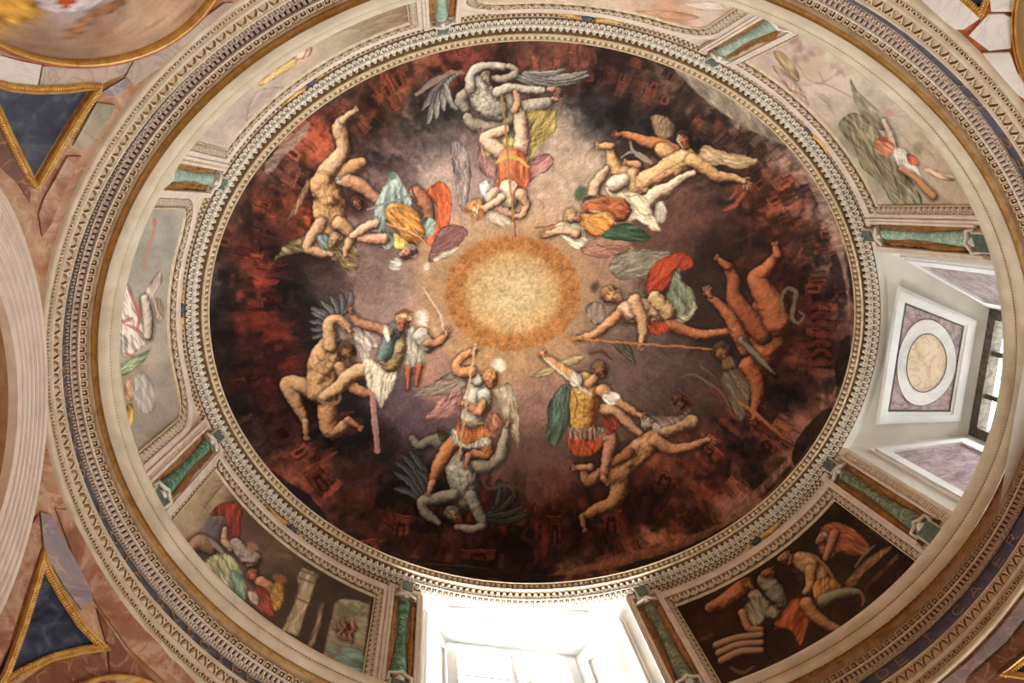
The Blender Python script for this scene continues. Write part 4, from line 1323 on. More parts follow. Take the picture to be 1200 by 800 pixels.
CV[b_[0], b_[1]] = sub
hx = N2(X_ * 0.9 + Y_ * 0.35, Y_ * 0.22 - X_ * 0.08, 41) * 0.5 + N2(X_ * 0.25 - Y_ * 0.1, Y_ * 1.0 + X_ * 0.3, 42) * 0.5
CV[b_[0], b_[1]] *= (1 + 0.22 * (hx - 0.5))[..., None]
# overall glaze: craquelure and brushed variation over the finished dome picture
b_ = box(225, 28, 1015, 696)
h_, w_ = b_[2].shape
CV[b_[0], b_[1]] *= (1 + 0.20 * (fbm(h_, w_, 4, 91, 3) - 0.5) + 0.16 * (fbm(h_, w_, 24, 95, 3) - 0.5))[..., None]
_l = CV.mean(2, keepdims=True)
DOME_CV = np.clip(_l + (CV - _l) * 0.86, 0.0, 1.0)
# ---- the framed pictures of the drum and the roundels of the pendentives
def ground(pts, x0, y0, x1, y1, sig=16.0, tex=0.22):
    sl, c = field(pts, x0, y0, x1, y1, sig)
    h, w = c.shape[:2]
    X, Y = box(x0, y0, x1, y1)[2:]
    g = 1 + tex * (fbm(h, w, 34, int(x0) + 700, 5) - 0.5) * 1.2 + tex * 0.35 * (N2(X * 0.4 + Y * 0.15, Y * 0.5 - X * 0.1, 31) - 0.5)
    CV[sl] = np.clip(c * g[..., None], 0, 1)


# upper left: rosy cloudy hillside
ground([(262, 170, (196, 176, 160)), (300, 130, (186, 164, 154)), (330, 110, (190, 168, 156)), (360, 85, (196, 170, 150)), (300, 95, (200, 184, 160)), (345, 60, (206, 176, 150)), (400, 62, (178, 162, 136)), (420, 40, (160, 144, 116)), (450, 25, (150, 124, 98)), (478, 10, (140, 112, 86)), (380, 30, (186, 170, 140)), (280, 40, (196, 180, 156)), (450, -60, (170, 150, 126)), (230, 120, (190, 170, 156))], 205, -100, 500, 200)
cloth([(302, 98), (318, 84), (340, 70), (348, 66), (346, 76), (326, 90), (308, 100)], (204, 168, 104), 145, 0.4, 0.3)
cloth([(340, 64), (356, 54), (366, 56), (362, 66), (348, 70)], (206, 160, 136), 120)
cloth([(300, 108), (330, 102), (344, 112), (326, 132), (300, 146), (288, 140)], (178, 152, 144), 140, 0.25, 0.25, 0.7)
for k in range(26):
    x = rng.uniform(370, 480); y = 66 - (x - 370) * 0.42 + rng.uniform(-18, 14)
    line([(x, y), (x + 16, y - 7), (x + 30, y - 9)], rng.uniform(2, 5), np.array((150, 132, 104)) * rng.uniform(0.75, 1.3), 0.5)
# top: sunset clouds
ground([(600, 2, (206, 180, 158)), (650, 0, (212, 186, 162)), (700, 4, (214, 190, 168)), (740, 10, (208, 172, 144)), (790, 16, (204, 152, 118)), (830, 8, (214, 190, 170)), (850, 14, (206, 182, 160)), (700, -40, (206, 186, 166)), (620, -60, (200, 180, 160)), (800, -40, (196, 176, 160))], 560, -105, 880, 40)
cloth([(740, 14), (780, 12), (820, 20), (800, 24), (760, 20)], (204, 148, 112), 8, 0.3, 0.2, 0.7)
cloth([(800, 4), (840, 2), (848, 12), (820, 12)], (222, 204, 186), 20, 0.3, 0.2, 0.7)
# upper right: pale rocky scene with figures
ground([(878, 75, (196, 172, 156)), (920, 70, (206, 186, 168)), (900, 90, (200, 176, 158)), (950, 100, (206, 190, 170)), (990, 60, (206, 190, 166)), (1000, 90, (212, 196, 174)), (980, 130, (206, 190, 168)), (1020, 130, (190, 178, 154)), (1050, 130, (206, 192, 168)), (1080, 160, (204, 184, 158)), (1000, 160, (150, 142, 118)), (1040, 200, (150, 140, 116)), (1060, 230, (180, 166, 142)), (1100, 190, (200, 178, 150)), (1130, 230, (192, 172, 144)), (1027, 232, (200, 184, 160)), (1010, 200, (204, 190, 170)), (1080, 90, (204, 190, 164)), (1160, 240, (196, 176, 150))], 850, 20, 1200, 280)
for k in range(16):
    blob(944 + rng.normal(0, 7), 62 + rng.normal(0, 8), rng.uniform(3, 8), rng.uniform(3, 6), np.array((162, 126, 116)) * rng.uniform(0.85, 1.2), 0.6, rng.uniform(0, 180), 0.7)
blob(952, 80, 16, 16, (196, 170, 140), 0.7, 30, 0.8)
for k in range(8):
    blob(984 + rng.normal(0, 5), 82 + rng.normal(0, 4), rng.uniform(3, 5), rng.uniform(2, 4), np.array((184, 146, 134)) * rng.uniform(0.85, 1.15), 0.6, rng.uniform(0, 180), 0.7)
line([(930, 70), (955, 98), (985, 84)], 2, (166, 128, 116), 0.8)
cloth([(906, 62), (918, 62), (934, 82), (936, 96), (924, 88)], (176, 146, 104), 50, 0.3, 0.3)
cloth([(905, 78), (920, 84), (940, 106), (948, 124), (930, 112)], (180, 146, 128), 60, 0.4, 0.4, 0.8)
line([(948, 94), (975, 102), (1006, 118)], 1.5, (176, 130, 110), 0.8)
for k in range(40):
    x, y = rng.uniform(900, 1110), 0
    y = 80 + (x - 900) * 0.62 + rng.uniform(-40, 50)
    line([(x, y), (x + rng.uniform(4, 18), y + rng.uniform(2, 14)), (x + rng.uniform(10, 30), y + rng.uniform(12, 30))], rng.uniform(2, 9), np.array(((150, 142, 120), (212, 200, 182), (176, 146, 130))[k % 3]) * rng.uniform(0.9, 1.1), rng.uniform(0.2, 0.5))
cloth([(996, 92), (1006, 108), (1030, 130), (1040, 150), (1026, 150), (1004, 126)], (146, 136, 110), 55, 0.3, 0.4)
cloth([(982, 148), (1000, 132), (1024, 146), (1036, 166), (1046, 196), (1056, 222), (1048, 240), (1030, 214), (1010, 196), (1000, 172)], (128, 120, 94), 60, 0.25, 0.45)
cloth([(1046, 190), (1062, 204), (1080, 232), (1074, 248), (1056, 236)], (140, 132, 106), 60, 0.25, 0.45)
limb([(1036, 142, 3), (1044, 158, 4), (1048, 174, 5)], (214, 178, 150))
blob(1042, 132, 6, 5, (200, 150, 130), 0.9, 30)
cloth([(1024, 166), (1036, 160), (1048, 170), (1044, 182), (1030, 180)], (196, 120, 92), 40, 0.5, 0.5)
line([(1030, 162), (1040, 166)], 5, (176, 74, 56), 0.9)
cloth([(1046, 176), (1062, 174), (1074, 192), (1080, 208), (1064, 204), (1052, 194)], (214, 200, 182), 50, 0.5, 0.5)
cloth([(1062, 180), (1074, 184), (1078, 194), (1066, 192)], (190, 90, 66), 50)
blob(1076, 174, 7, 9, (170, 146, 116), 0.9, 20)
cloth([(1078, 194), (1100, 200), (1122, 208), (1112, 212), (1092, 206)], (206, 168, 140), 15)
limb([(1056, 198, 3), (1074, 210, 4), (1086, 222, 5), (1094, 230, 5)], (206, 142, 90), mus=0.1)
for k in range(30):
    x, y = rng.uniform(960, 1110), rng.uniform(90, 240)
    line([(x, y), (x + 9, y + 8), (x + 14, y + 18)], rng.uniform(1, 2.4), np.array((140, 122, 98)) * rng.uniform(0.8, 1.5), 0.4)
# left: pale vision with robed figure
ground([(190, 245, (168, 160, 148)), (185, 290, (162, 158, 146)), (165, 330, (166, 160, 146)), (190, 340, (174, 164, 148)), (190, 400, (178, 166, 148)), (150, 400, (196, 170, 156)), (185, 450, (170, 158, 144)), (165, 480, (166, 156, 148)), (180, 510, (158, 144, 126)), (150, 460, (176, 146, 118)), (100, 400, (170, 156, 140)), (120, 300, (166, 158, 146)), (130, 500, (160, 146, 128)), (200, 480, (170, 156, 140))], 80, 225, 215, 540)
line([(182, 256), (180, 272), (174, 292), (168, 318)], 4, (190, 136, 110), 0.8)
blob(181, 260, 3, 6, (196, 120, 92), 0.8)
cloth([(186, 318), (190, 330), (176, 352), (166, 352), (172, 338)], (196, 176, 160), 110)
cloth([(142, 340), (152, 334), (160, 360), (170, 384), (178, 396), (162, 410), (146, 420), (138, 410), (140, 378)], (216, 200, 188), 65, 0.35, 0.5)
for a, b in (((150, 338), (164, 380)), ((148, 380), (168, 392)), ((146, 414), (160, 420)), ((140, 378), (156, 372)), ((164, 352), (160, 388))):
    line([a, ((a[0] + b[0]) / 2 + 2, (a[1] + b[1]) / 2), b], 4, (186, 104, 88), 0.75)
limb([(170, 350, 5), (174, 372, 6), (174, 394, 5)], (210, 186, 168), mus=0.3)
cloth([(180, 352), (190, 352), (192, 372), (184, 378)], (186, 150, 122), 80, a=0.7)
cloth([(140, 428), (152, 420), (170, 412), (178, 408), (168, 424), (154, 436), (142, 440)], (146, 162, 122), 150, 0.4, 0.5)
cloth([(158, 442), (168, 436), (180, 452), (182, 476), (170, 486), (160, 474), (156, 458)], (188, 182, 174), 80, 0.2, 0.3, 0.8)
cloth([(146, 448), (156, 446), (156, 466), (148, 470)], (196, 146, 110), 80, a=0.8)
cloth([(148, 476), (156, 474), (156, 494), (150, 498)], (206, 156, 56), 80)
# lower left: columned hall with a crowd and a landscape opening
ground([(253, 552, (180, 158, 122)), (240, 580, (172, 150, 116)), (232, 600, (176, 156, 122)), (280, 580, (100, 72, 58)), (300, 600, (104, 80, 64)), (330, 640, (112, 88, 70)), (350, 655, (100, 78, 62)), (370, 680, (74, 58, 48)), (330, 690, (84, 64, 52)), (250, 640, (92, 76, 70)), (290, 650, (110, 86, 72)), (400, 700, (72, 56, 46)), (430, 705, (80, 60, 48)), (380, 730, (76, 60, 48)), (320, 720, (82, 64, 52)), (230, 690, (100, 84, 66)), (440, 780, (90, 80, 64)), (260, 750, (90, 80, 64))], 190, 530, 460, 830, 13.0)
for k in range(5):
    line([(236 + k * 4, 600 - k * 9), (256 + k * 4, 572 - k * 3)], 2, (128, 104, 78), 0.7)
cloth([(246, 604), (258, 590), (276, 588), (284, 594), (282, 626), (274, 640), (262, 632), (264, 606)], (128, 52, 40), 90, 0.3, 0.5)
blob(248, 618, 10, 13, (112, 106, 110), 0.9)
limb([(228, 640, 8), (236, 636, 10), (246, 642, 9)], (150, 112, 88))
line([(246, 632), (262, 648)], 6, (150, 144, 146), 0.9)
limb([(264, 620, 3), (264, 634, 5), (272, 642, 6)], (190, 150, 118))
limb([(276, 636, 6), (286, 648, 9), (296, 656, 10)], (156, 140, 132), mus=0.5)
blob(296, 640, 8, 5, (176, 126, 96), 0.9, 20)
cloth([(240, 658), (258, 648), (274, 654), (286, 676), (288, 700), (270, 690), (252, 676)], (156, 158, 112), 70, 0.35, 0.5)
cloth([(270, 668), (286, 676), (288, 702), (274, 694)], (110, 130, 108), 80)
head(298, 676, 8, 60, (176, 106, 76), (150, 76, 50))
limb([(306, 682, 7), (316, 690, 8), (322, 700, 7)], (190, 130, 100))
cloth([(290, 694), (306, 686), (318, 700), (320, 722), (306, 716), (294, 706)], (150, 66, 54), 60, 0.35, 0.5)
cloth([(290, 694), (300, 692), (306, 706), (296, 708)], (186, 158, 140), 60)
cloth([(318, 688), (330, 680), (334, 696), (326, 716), (318, 708)], (190, 134, 64), 80, 0.6, 0.5)
blob(328, 678, 9, 6, (168, 96, 70), 0.9, 20)
cloth([(354, 664), (374, 672), (370, 682), (366, 696), (358, 716), (350, 746), (330, 738), (344, 708), (350, 686), (348, 676)], (172, 150, 118), 110, 0.3, 0.35, curve=False)
for a, b in (((348, 676), (370, 684)), ((346, 700), (364, 708)), ((352, 668), (374, 676))):
    line([a, b], 2.4, (120, 98, 74), 0.8, False)
cloth([(374, 708), (380, 704), (376, 730), (366, 760), (360, 756), (370, 728)], (134, 108, 84), 110, curve=False)
cloth([(392, 706), (400, 701), (420, 703), (434, 708), (430, 740), (424, 800), (376, 790), (380, 760), (388, 724)], (158, 150, 118), 30, 0.15, 0.2, curve=False)
blob(404, 716, 14, 7, (120, 112, 82), 0.8, 10, 0.8)
for k in range(9):
    x, y = rng.uniform(392, 414), rng.uniform(722, 746)
    c1 = np.array((164, 102, 84)) * rng.uniform(0.75, 1.2)
    limb([(x, y, 1.6), (x + rng.uniform(-4, 4), y + 5, 2.4), (x + rng.uniform(-7, 7), y + rng.uniform(7, 12), 1.4)], c1, mus=0.2)
    blob(x, y - 3, 1.9, 1.9, c1 * 1.1, 0.9)
for k in range(24):
    x, y = rng.uniform(392, 434), rng.uniform(704, 724)
    blob(x, y, rng.uniform(2, 5), rng.uniform(1.5, 3), np.array((124, 118, 84)) * rng.uniform(0.8, 1.2), 0.5, rng.uniform(0, 180), 0.8)
cloth([(380, 762), (400, 756), (426, 764), (424, 800), (376, 800)], (116, 146, 130), 10, 0.3, 0.3, 0.9)
for k in range(8):
    blob(rng.uniform(384, 398), rng.uniform(760, 780), 4, 5, (156, 104, 84), 0.6, rng.uniform(0, 180), 0.7)
for k in range(30):
    x, y = rng.uniform(235, 350), 0
    y = 600 + (x - 235) * 0.75 + rng.uniform(-36, 40)
    cloth([(x + rng.uniform(-10, 10), y + rng.uniform(-9, 9)) for _ in range(5)], np.array(((104, 82, 66), (146, 116, 92), (88, 66, 56))[k % 3]) * rng.uniform(0.7, 1.2), None, 0.4, 0.5, 0.28)
# lower right: dim scene of labouring men
ground([(800, 715, (50, 30, 22)), (840, 730, (58, 34, 26)), (900, 660, (54, 36, 28)), (960, 610, (48, 34, 26)), (1020, 640, (46, 32, 24)), (1050, 655, (44, 28, 20)), (900, 760, (50, 30, 22)), (980, 720, (62, 38, 28)), (860, 700, (60, 36, 28)), (940, 780, (70, 40, 28)), (1000, 700, (60, 38, 28)), (850, 820, (60, 36, 26))], 770, 560, 1110, 840, 18.0, 0.5)
for k in range(34):
    x, y = rng.uniform(810, 1050), 0
    y = 745 - (x - 810) * 0.42 + rng.uniform(-45, 40)
    cloth([(x + rng.uniform(-16, 16), y + rng.uniform(-12, 12)) for _ in range(5)], np.array((92, 54, 36)) * rng.uniform(0.5, 1.5), None, 0.35, 0.5, 0.55)
cloth([(960, 622), (974, 612), (994, 616), (1016, 634), (1018, 648), (1000, 652), (984, 646), (970, 656), (960, 644)], (150, 84, 50), 30, 0.35, 0.5)
head(964, 632, 8, 140, (150, 100, 66), (150, 130, 104))
limb([(978, 626, 6), (972, 644, 5), (968, 654, 4)], (160, 104, 66))
line([(1002, 664), (1014, 648), (1026, 638)], 3, (130, 110, 88), 0.9)
cloth([(990, 684), (1010, 660), (1032, 644), (1046, 640), (1030, 656), (1012, 672), (1000, 688)], (132, 88, 56), 140, 0.4, 0.4)
for k in range(9):
    a = k / 8
    line([(1014 + 34 * a, 690 - 34 * a), (1022 + 30 * a, 680 - 30 * a)], 5, np.array((92, 60, 42)) * rng.uniform(0.7, 1.4), 0.9)
blob(1028, 690, 12, 9, (44, 24, 18), 0.9)
limb([(938, 656, 10), (950, 662, 13), (960, 676, 13)], (168, 128, 82), mus=0.5)
head(920, 654, 8, 160, (160, 104, 66), (140, 92, 58))
limb([(950, 668, 7), (950, 686, 6), (944, 694, 4)], (172, 122, 78))
cloth([(954, 684), (966, 676), (980, 680), (988, 692), (976, 706), (962, 712), (954, 700)], (160, 104, 52), 110, 0.35, 0.5)
line([(952, 650), (968, 664), (982, 688)], 4, (150, 104, 58), 0.9)
limb([(966, 704, 8), (978, 698, 7), (994, 694, 6), (1006, 694, 4)], (120, 112, 84))
line([(1008, 692), (1012, 702), (1010, 710)], 4, (140, 88, 56), 0.9)
cloth([(906, 722), (920, 706), (944, 700), (950, 716), (944, 740), (938, 756), (926, 738), (910, 734)], (160, 72, 40), 120, 0.35, 0.5, hi=(190, 130, 84))
limb([(946, 708, 9), (956, 722, 8), (974, 734, 6), (986, 738, 4)], (166, 112, 72))
limb([(896, 680, 9), (906, 690, 11), (914, 704, 10)], (120, 112, 92), mus=0.5)
limb([(884, 698, 8), (896, 712, 9), (908, 720, 8)], (140, 124, 100), mus=0.5)
head(900, 672, 7, 170, (156, 92, 60), (130, 76, 46))
limb([(832, 712, 6), (850, 704, 9), (866, 692, 10), (876, 684, 8)], (160, 92, 54), mus=0.4)
head(878, 684, 7, 40, (166, 108, 70), (110, 60, 36))
cloth([(868, 716), (884, 700), (898, 704), (896, 724), (882, 736), (870, 730)], (124, 114, 92), 60, 0.4, 0.5)
limb([(870, 718, 5), (878, 736, 5), (892, 738, 4)], (166, 112, 70))
for k in range(3):
    limb([(840 + k * 3, 756 + k * 9, 5), (864 + k * 2, 748 + k * 8, 5), (892, 744 + k * 9, 4)], (150, 112, 82), mus=0.15)
line([(856, 782), (870, 788), (884, 780)], 4, (120, 88, 62), 0.9)
# pendentive roundels
ground([(0, 20, (206, 156, 70)), (30, 10, (196, 136, 50)), (20, 40, (190, 160, 130)), (60, 40, (156, 126, 106)), (90, 50, (172, 144, 120)), (120, 30, (160, 120, 90)), (150, 40, (196, 168, 140)), (190, 20, (204, 176, 148)), (110, 10, (176, 166, 166)), (70, 10, (186, 180, 186)), (200, -10, (190, 150, 116)), (100, -60, (180, 150, 120)), (20, 60, (150, 122, 104)), (230, -30, (190, 160, 130))], -60, -110, 280, 90, 14.0)
cloth([(-20, 0), (20, -20), (54, -10), (40, 8), (28, 24), (4, 30), (-20, 26)], (204, 150, 58), 150, 0.3, 0.4)
cloth([(46, -10), (100, -20), (120, 0), (98, 14), (66, 16), (46, 8)], (196, 190, 196), 10, 0.3, 0.3)
cloth([(66, -10), (98, -12), (86, 4), (72, 14)], (192, 80, 38), 90, 0.3, 0.2, curve=False)
cloth([(76, 46), (94, 22), (126, 4), (150, -4), (140, 10), (110, 24), (90, 42)], (160, 112, 76), 145, 0.4, 0.4)
for k in range(14):
    x, y = rng.uniform(40, 220), rng.uniform(-20, 60)
    line([(x, y), (x + 18, y - 12), (x + 34, y - 22)], rng.uniform(2, 6), np.array((184, 150, 118)) * rng.uniform(0.8, 1.2), 0.45)
ground([(1196, 40, (156, 126, 84)), (1230, 20, (170, 140, 96)), (1250, 90, (150, 116, 76))], 1150, -110, 1259, 200, 20.0)
_l = CV.mean(2, keepdims=True)
CV[:] = np.clip(_l + (CV - _l) * 0.86, 0.0, 1.0)
PAINT_GAIN = 1.12


def paint_lookup(P, K):
    """paint colour (linear) of points on the picture surfaces"""
    x, y = project(P)
    u = np.clip((x - PX0) * PS - 0.5, 0, PW - 1.001)
    v = np.clip((y - PY0) * PS - 0.5, 0, PH - 1.001)
    ui, vi = u.astype(int), v.astype(int)
    fu, fv = (u - ui)[:, None], (v - vi)[:, None]
    c = (K[vi, ui] * (1 - fu) + K[vi, ui + 1] * fu) * (1 - fv) + (K[vi + 1, ui] * (1 - fu) + K[vi + 1, ui + 1] * fu) * fv
    return lin(c * 0.9999) * PAINT_GAIN


def add_paint(me, V, K, gain=1.0):
    at = me.color_attributes.new('paint', 'FLOAT_COLOR', 'POINT')
    c = np.ones((len(V), 4), np.float32)
    c[:, :3] = paint_lookup(np.asarray(V, float), K) * gain
    at.data.foreach_set('color', c.ravel())


# ------------------------------------------------------------------ the dome shell
PI2 = 2 * math.pi
n_t, n_r = 2000, 360
phi = np.radians(np.linspace(0.003, 90.0, n_r))
tt = np.linspace(0, PI2, n_t, endpoint=False)
sp, cp = np.sin(phi)[:, None], np.cos(phi)[:, None]
V = np.stack([RIM[0] * sp * np.cos(tt)[None], RIM[1] * sp * np.sin(tt)[None], DZ + DRISE * cp * np.ones_like(tt)[None]], -1)
idx = np.arange(n_r * n_t).reshape(n_r, n_t)
nx = np.roll(idx, -1, 1)
F = np.stack([idx[:-1], nx[:-1], nx[1:], idx[1:]], -1).reshape(-1, 4)
V = V.reshape(-1, 3)
me = smooth(mesh_np('ceiling', V, F))
add_paint(me, V, DOME_CV, 0.88)
ceiling = struct('ceiling', me, M['paint'])

# ---- moulding round the rim of the dome: beads, fillet, acanthus, tongues
prof = [mixk('A', 'C', 0.0, -0.01), mixk('A', 'C', 0.02, 0.02), mixk('A', 'C', 0.045, 0.012), mixk('A', 'C', 0.26, 0.012), mixk('A', 'C', 0.28, 0.03),
        mixk('A', 'C', 0.32, 0.05), mixk('A', 'C', 0.36, 0.045), mixk('A', 'C', 0.38, -0.02), mixk('A', 'C', 0.46, -0.03), mixk('A', 'C', 0.68, -0.005),
        mixk('A', 'C', 0.70, 0.012), mixk('A', 'C', 0.97, 0.012), mixk('A', 'C', 1.0, 0.0)]
rim = struct('trim_1', strip(prof), M['recess'])
link('shelf', strip([mixk('A', 'C', 0.985, 0.008), (9.115, 3.24, 2.76), (9.118, 3.36, 2.88)]), M['plaster'], rim)
link('back_cove', strip([(9.118, 3.36, 2.88), (9.5, 3.40, 2.92), (9.6, 3.0, 2.55)]), M['plaster'], rim)
link('gilded_fillet', strip([mixk('A', 'C', 0.285, 0.03), mixk('A', 'C', 0.30, 0.052), mixk('A', 'C', 0.35, 0.056), mixk('A', 'C', 0.37, 0.04)]), M['leafgold'], rim)
link('inner_fillet', strip([mixk('A', 'C', -0.005, 0.0), mixk('A', 'C', 0.0, 0.028), mixk('A', 'C', 0.03, 0.03), mixk('A', 'C', 0.045, 0.013)]), M['leafgold'], rim)
link('middle_fillet', strip([mixk('A', 'C', 0.685, 0.0), mixk('A', 'C', 0.69, 0.03), mixk('A', 'C', 0.71, 0.03), mixk('A', 'C', 0.715, 0.0)]), M['stucco'], rim)
A_, C_k = KEY['A'], KEY['C']
ths = ring_thetas(A_, 330)
bead = vf_egg(0, 0, 0.022, 0.024, 0.026, 6)
o = link('bead_row', bake(bead, [ring_matrix(t, A_, C_k, 0.155, 0.012) for t in ths]), M['leafgold'], rim)
o['kind'] = 'stuff'
# acanthus leaf: five lobes with a midrib, pointing to the crown of the dome
leaf_out = [(-0.024, 0.034), (-0.029, 0.018), (-0.022, 0.010), (-0.031, -0.002), (-0.026, -0.014), (-0.018, -0.014), (-0.018, -0.028), (-0.008, -0.037),
            (0.008, -0.037), (0.018, -0.028), (0.018, -0.014), (0.026, -0.014), (0.031, -0.002), (0.022, 0.010), (0.029, 0.018), (0.024, 0.034)]
leaf_me = mesh_py('acanthus_leaf', *merge([mesh_fan(leaf_out, 0.010), vf_egg(-0.017, 0.002, 0.013, 0.016, 0.020, 6), vf_egg(0.017, 0.002, 0.013, 0.016, 0.020, 6),
                                           vf_egg(0, -0.022, 0.016, 0.014, 0.026, 6), vf_egg(0, 0.018, 0.012, 0.018, 0.016, 6)]))
leaf_me.materials.append(M['white_orn'])
for k, t in enumerate(ring_thetas(A_, 300)):
    link('acanthus_leaf', leaf_me, None, rim, ring_matrix(t, A_, C_k, 0.565, 0.0) @ Matrix.Diagonal((1.0, 1.18, 1.0, 1)))
tong = merge([vf_tube([(-0.022, -0.026, 0.006), (-0.021, 0.006, 0.014), (-0.012, 0.026, 0.018), (0.012, 0.026, 0.018), (0.021, 0.006, 0.014), (0.022, -0.026, 0.006)], 0.0075, 4),
              vf_egg(0, -0.002, 0.010, 0.020, 0.020, 6)])
o = link('tongue_row', bake(tong, [ring_matrix(t, A_, C_k, 0.845, 0.012) for t in ring_thetas(C_k, 330)]), M['white_orn'], rim)
o['kind'] = 'stuff'

# ------------------------------------------------------------------ drum wall
WIN = {'south': (73.4, 108.7), 'east': (-17.5, 23.8)}
ZB, ZT = 6.62, 9.40


def wall_strip(t0, t1, z0, z1, nt, nz, off=0.0):
    T, Z = np.linspace(math.radians(t0), math.radians(t1), nt), np.linspace(z1, z0, nz)
    P = np.array([[wallp(t, z, off) for t in T] for z in Z])
    return P


def join_grids(grids):
    V, F, k = [], [], 0
    for P in grids:
        m, n = P.shape[:2]
        idx = np.arange(m * n).reshape(m, n) + k
        F.append(np.stack([idx[:-1, :-1], idx[1:, :-1], idx[1:, 1:], idx[:-1, 1:]], -1).reshape(-1, 4))
        V.append(P.reshape(-1, 3))
        k += m * n
    return smooth(mesh_np('wall', np.concatenate(V), np.concatenate(F)))


ZO = 9.13  # head of the window openings
wall = struct('wall_drum', join_grids([wall_strip(23.8, 73.4, ZB, ZT, 60, 12), wall_strip(108.7, 342.5, ZB, ZT, 240, 12),
                                       wall_strip(73.4, 108.7, ZO, ZT, 40, 2), wall_strip(-17.5, 23.8, ZO, ZT, 44, 2)]), M['stucco'])


def sweep_wall(path, prof, closed=True):
    """moulding along a path of (s, z, nx, nz) on the drum wall; prof = [(outward, proud)]"""
    n = len(path)
    V = np.array([[wall_sz(s + nx * d, z + nz * d, off) for (s, z, nx, nz) in path] for d, off in prof])
    m = len(prof)
    idx = np.arange(m * n).reshape(m, n)
    nxt = np.roll(idx, -1, 1)
    A, B, C2, D = idx[:-1], nxt[:-1], nxt[1:], idx[1:]
    if not closed:
        A, B, C2, D = A[:, :-1], B[:, :-1], C2[:, :-1], D[:, :-1]
    return mesh_np('frame', V.reshape(-1, 3), np.stack([A, B, C2, D], -1).reshape(-1, 4))


KX = 0.385  # the upright sides of the square frames are narrower than the head


def rect_path(s0, s1, z0, z1, step=0.06, r=KX):
    """closed rectangle, mitred corners"""
    P = []
    ns, nz = max(2, int((s1 - s0) / step)), max(2, int((z1 - z0) / step))
    for i in range(ns):
        u = i / ns
        P.append((s0 + (s1 - s0) * u, z1, -r if i == 0 else 0.0, 1.0))
    for i in range(nz):
        u = i / nz
        P.append((s1, z1 + (z0 - z1) * u, r, 1.0 if i == 0 else 0.0))
    for i in range(ns):
        u = i / ns
        P.append((s1 + (s0 - s1) * u, z0, r if i == 0 else 0.0, -1.0))
    for i in range(nz):
        u = i / nz
        P.append((s0, z0 + (z1 - z0) * u, -r, -1.0 if i == 0 else 0.0))
    return P


def round_path(s0, s1, z0, z1, rad, n=12, step=0.06):
    P = []
    cs = [(s1 - rad, z1 - rad, 90, 0), (s1 - rad, z0 + rad, 0, -90), (s0 + rad, z0 + rad, -90, -180), (s0 + rad, z1 - rad, 180, 90)]
    for (cx, cz, a0, a1) in cs:
        for i in range(n + 1):
            a = math.radians(a0 + (a1 - a0) * i / n)
            P.append((cx + rad * math.cos(a), cz + rad * math.sin(a), 0.5 * math.cos(a), math.sin(a)))
    out = []
    for i, p in enumerate(P):
        out.append(p)
        q = P[(i + 1) % len(P)]
        L = math.hypot(q[0] - p[0], q[1] - p[1])
        for k in range(1, int(L / step)):
            u = k / int(L / step)
            out.append(tuple(p[j] + (q[j] - p[j]) * u for j in range(4)))
    return out


def walk(path, spacing, d):
    """points every `spacing` metres along the path shifted out by d: (s, z, nx, nz)"""
    Q = [(s + nx * d, z + nz * d, nx, nz) for s, z, nx, nz in path]
    Q.append(Q[0])
    acc, out, nextd = 0.0, [], spacing / 2
    for a, b in zip(Q[:-1], Q[1:]):
        L = math.hypot(b[0] - a[0], b[1] - a[1])
        while nextd <= acc + L and L > 0:
            u = (nextd - acc) / L
            ex, ez = (b[0] - a[0]) / L, (b[1] - a[1]) / L
            out.append((a[0] + (b[0] - a[0]) * u, a[1] + (b[1] - a[1]) * u, -ez, ex))
            nextd += spacing
        acc += L
    return out


def spin(m, nx, nz):
    """turn the wall matrix so that its y axis points along the outward (nx, nz)"""
    a = math.atan2(nx, nz)
    return m @ Matrix.Rotation(-a, 4, 'Z')


# egg-and-dart unit: a horseshoe arch with an egg in it, y pointing away from the picture
eggdart = merge([vf_tube([(-0.040, 0.062, 0.010), (-0.038, 0.0, 0.016), (-0.024, -0.044, 0.020), (0, -0.058, 0.022), (0.024, -0.044, 0.020), (0.038, 0.0, 0.016), (0.040, 0.062, 0.010)], 0.0105, 4),
                 vf_egg(0, 0.004, 0.021, 0.040, 0.026, 6)])
egg_me = mesh_py('egg', *eggdart)
egg_me.materials.append(M['stucco'])
dart_vf = vf_egg(0, 0, 0.011, 0.014, 0.014, 5)


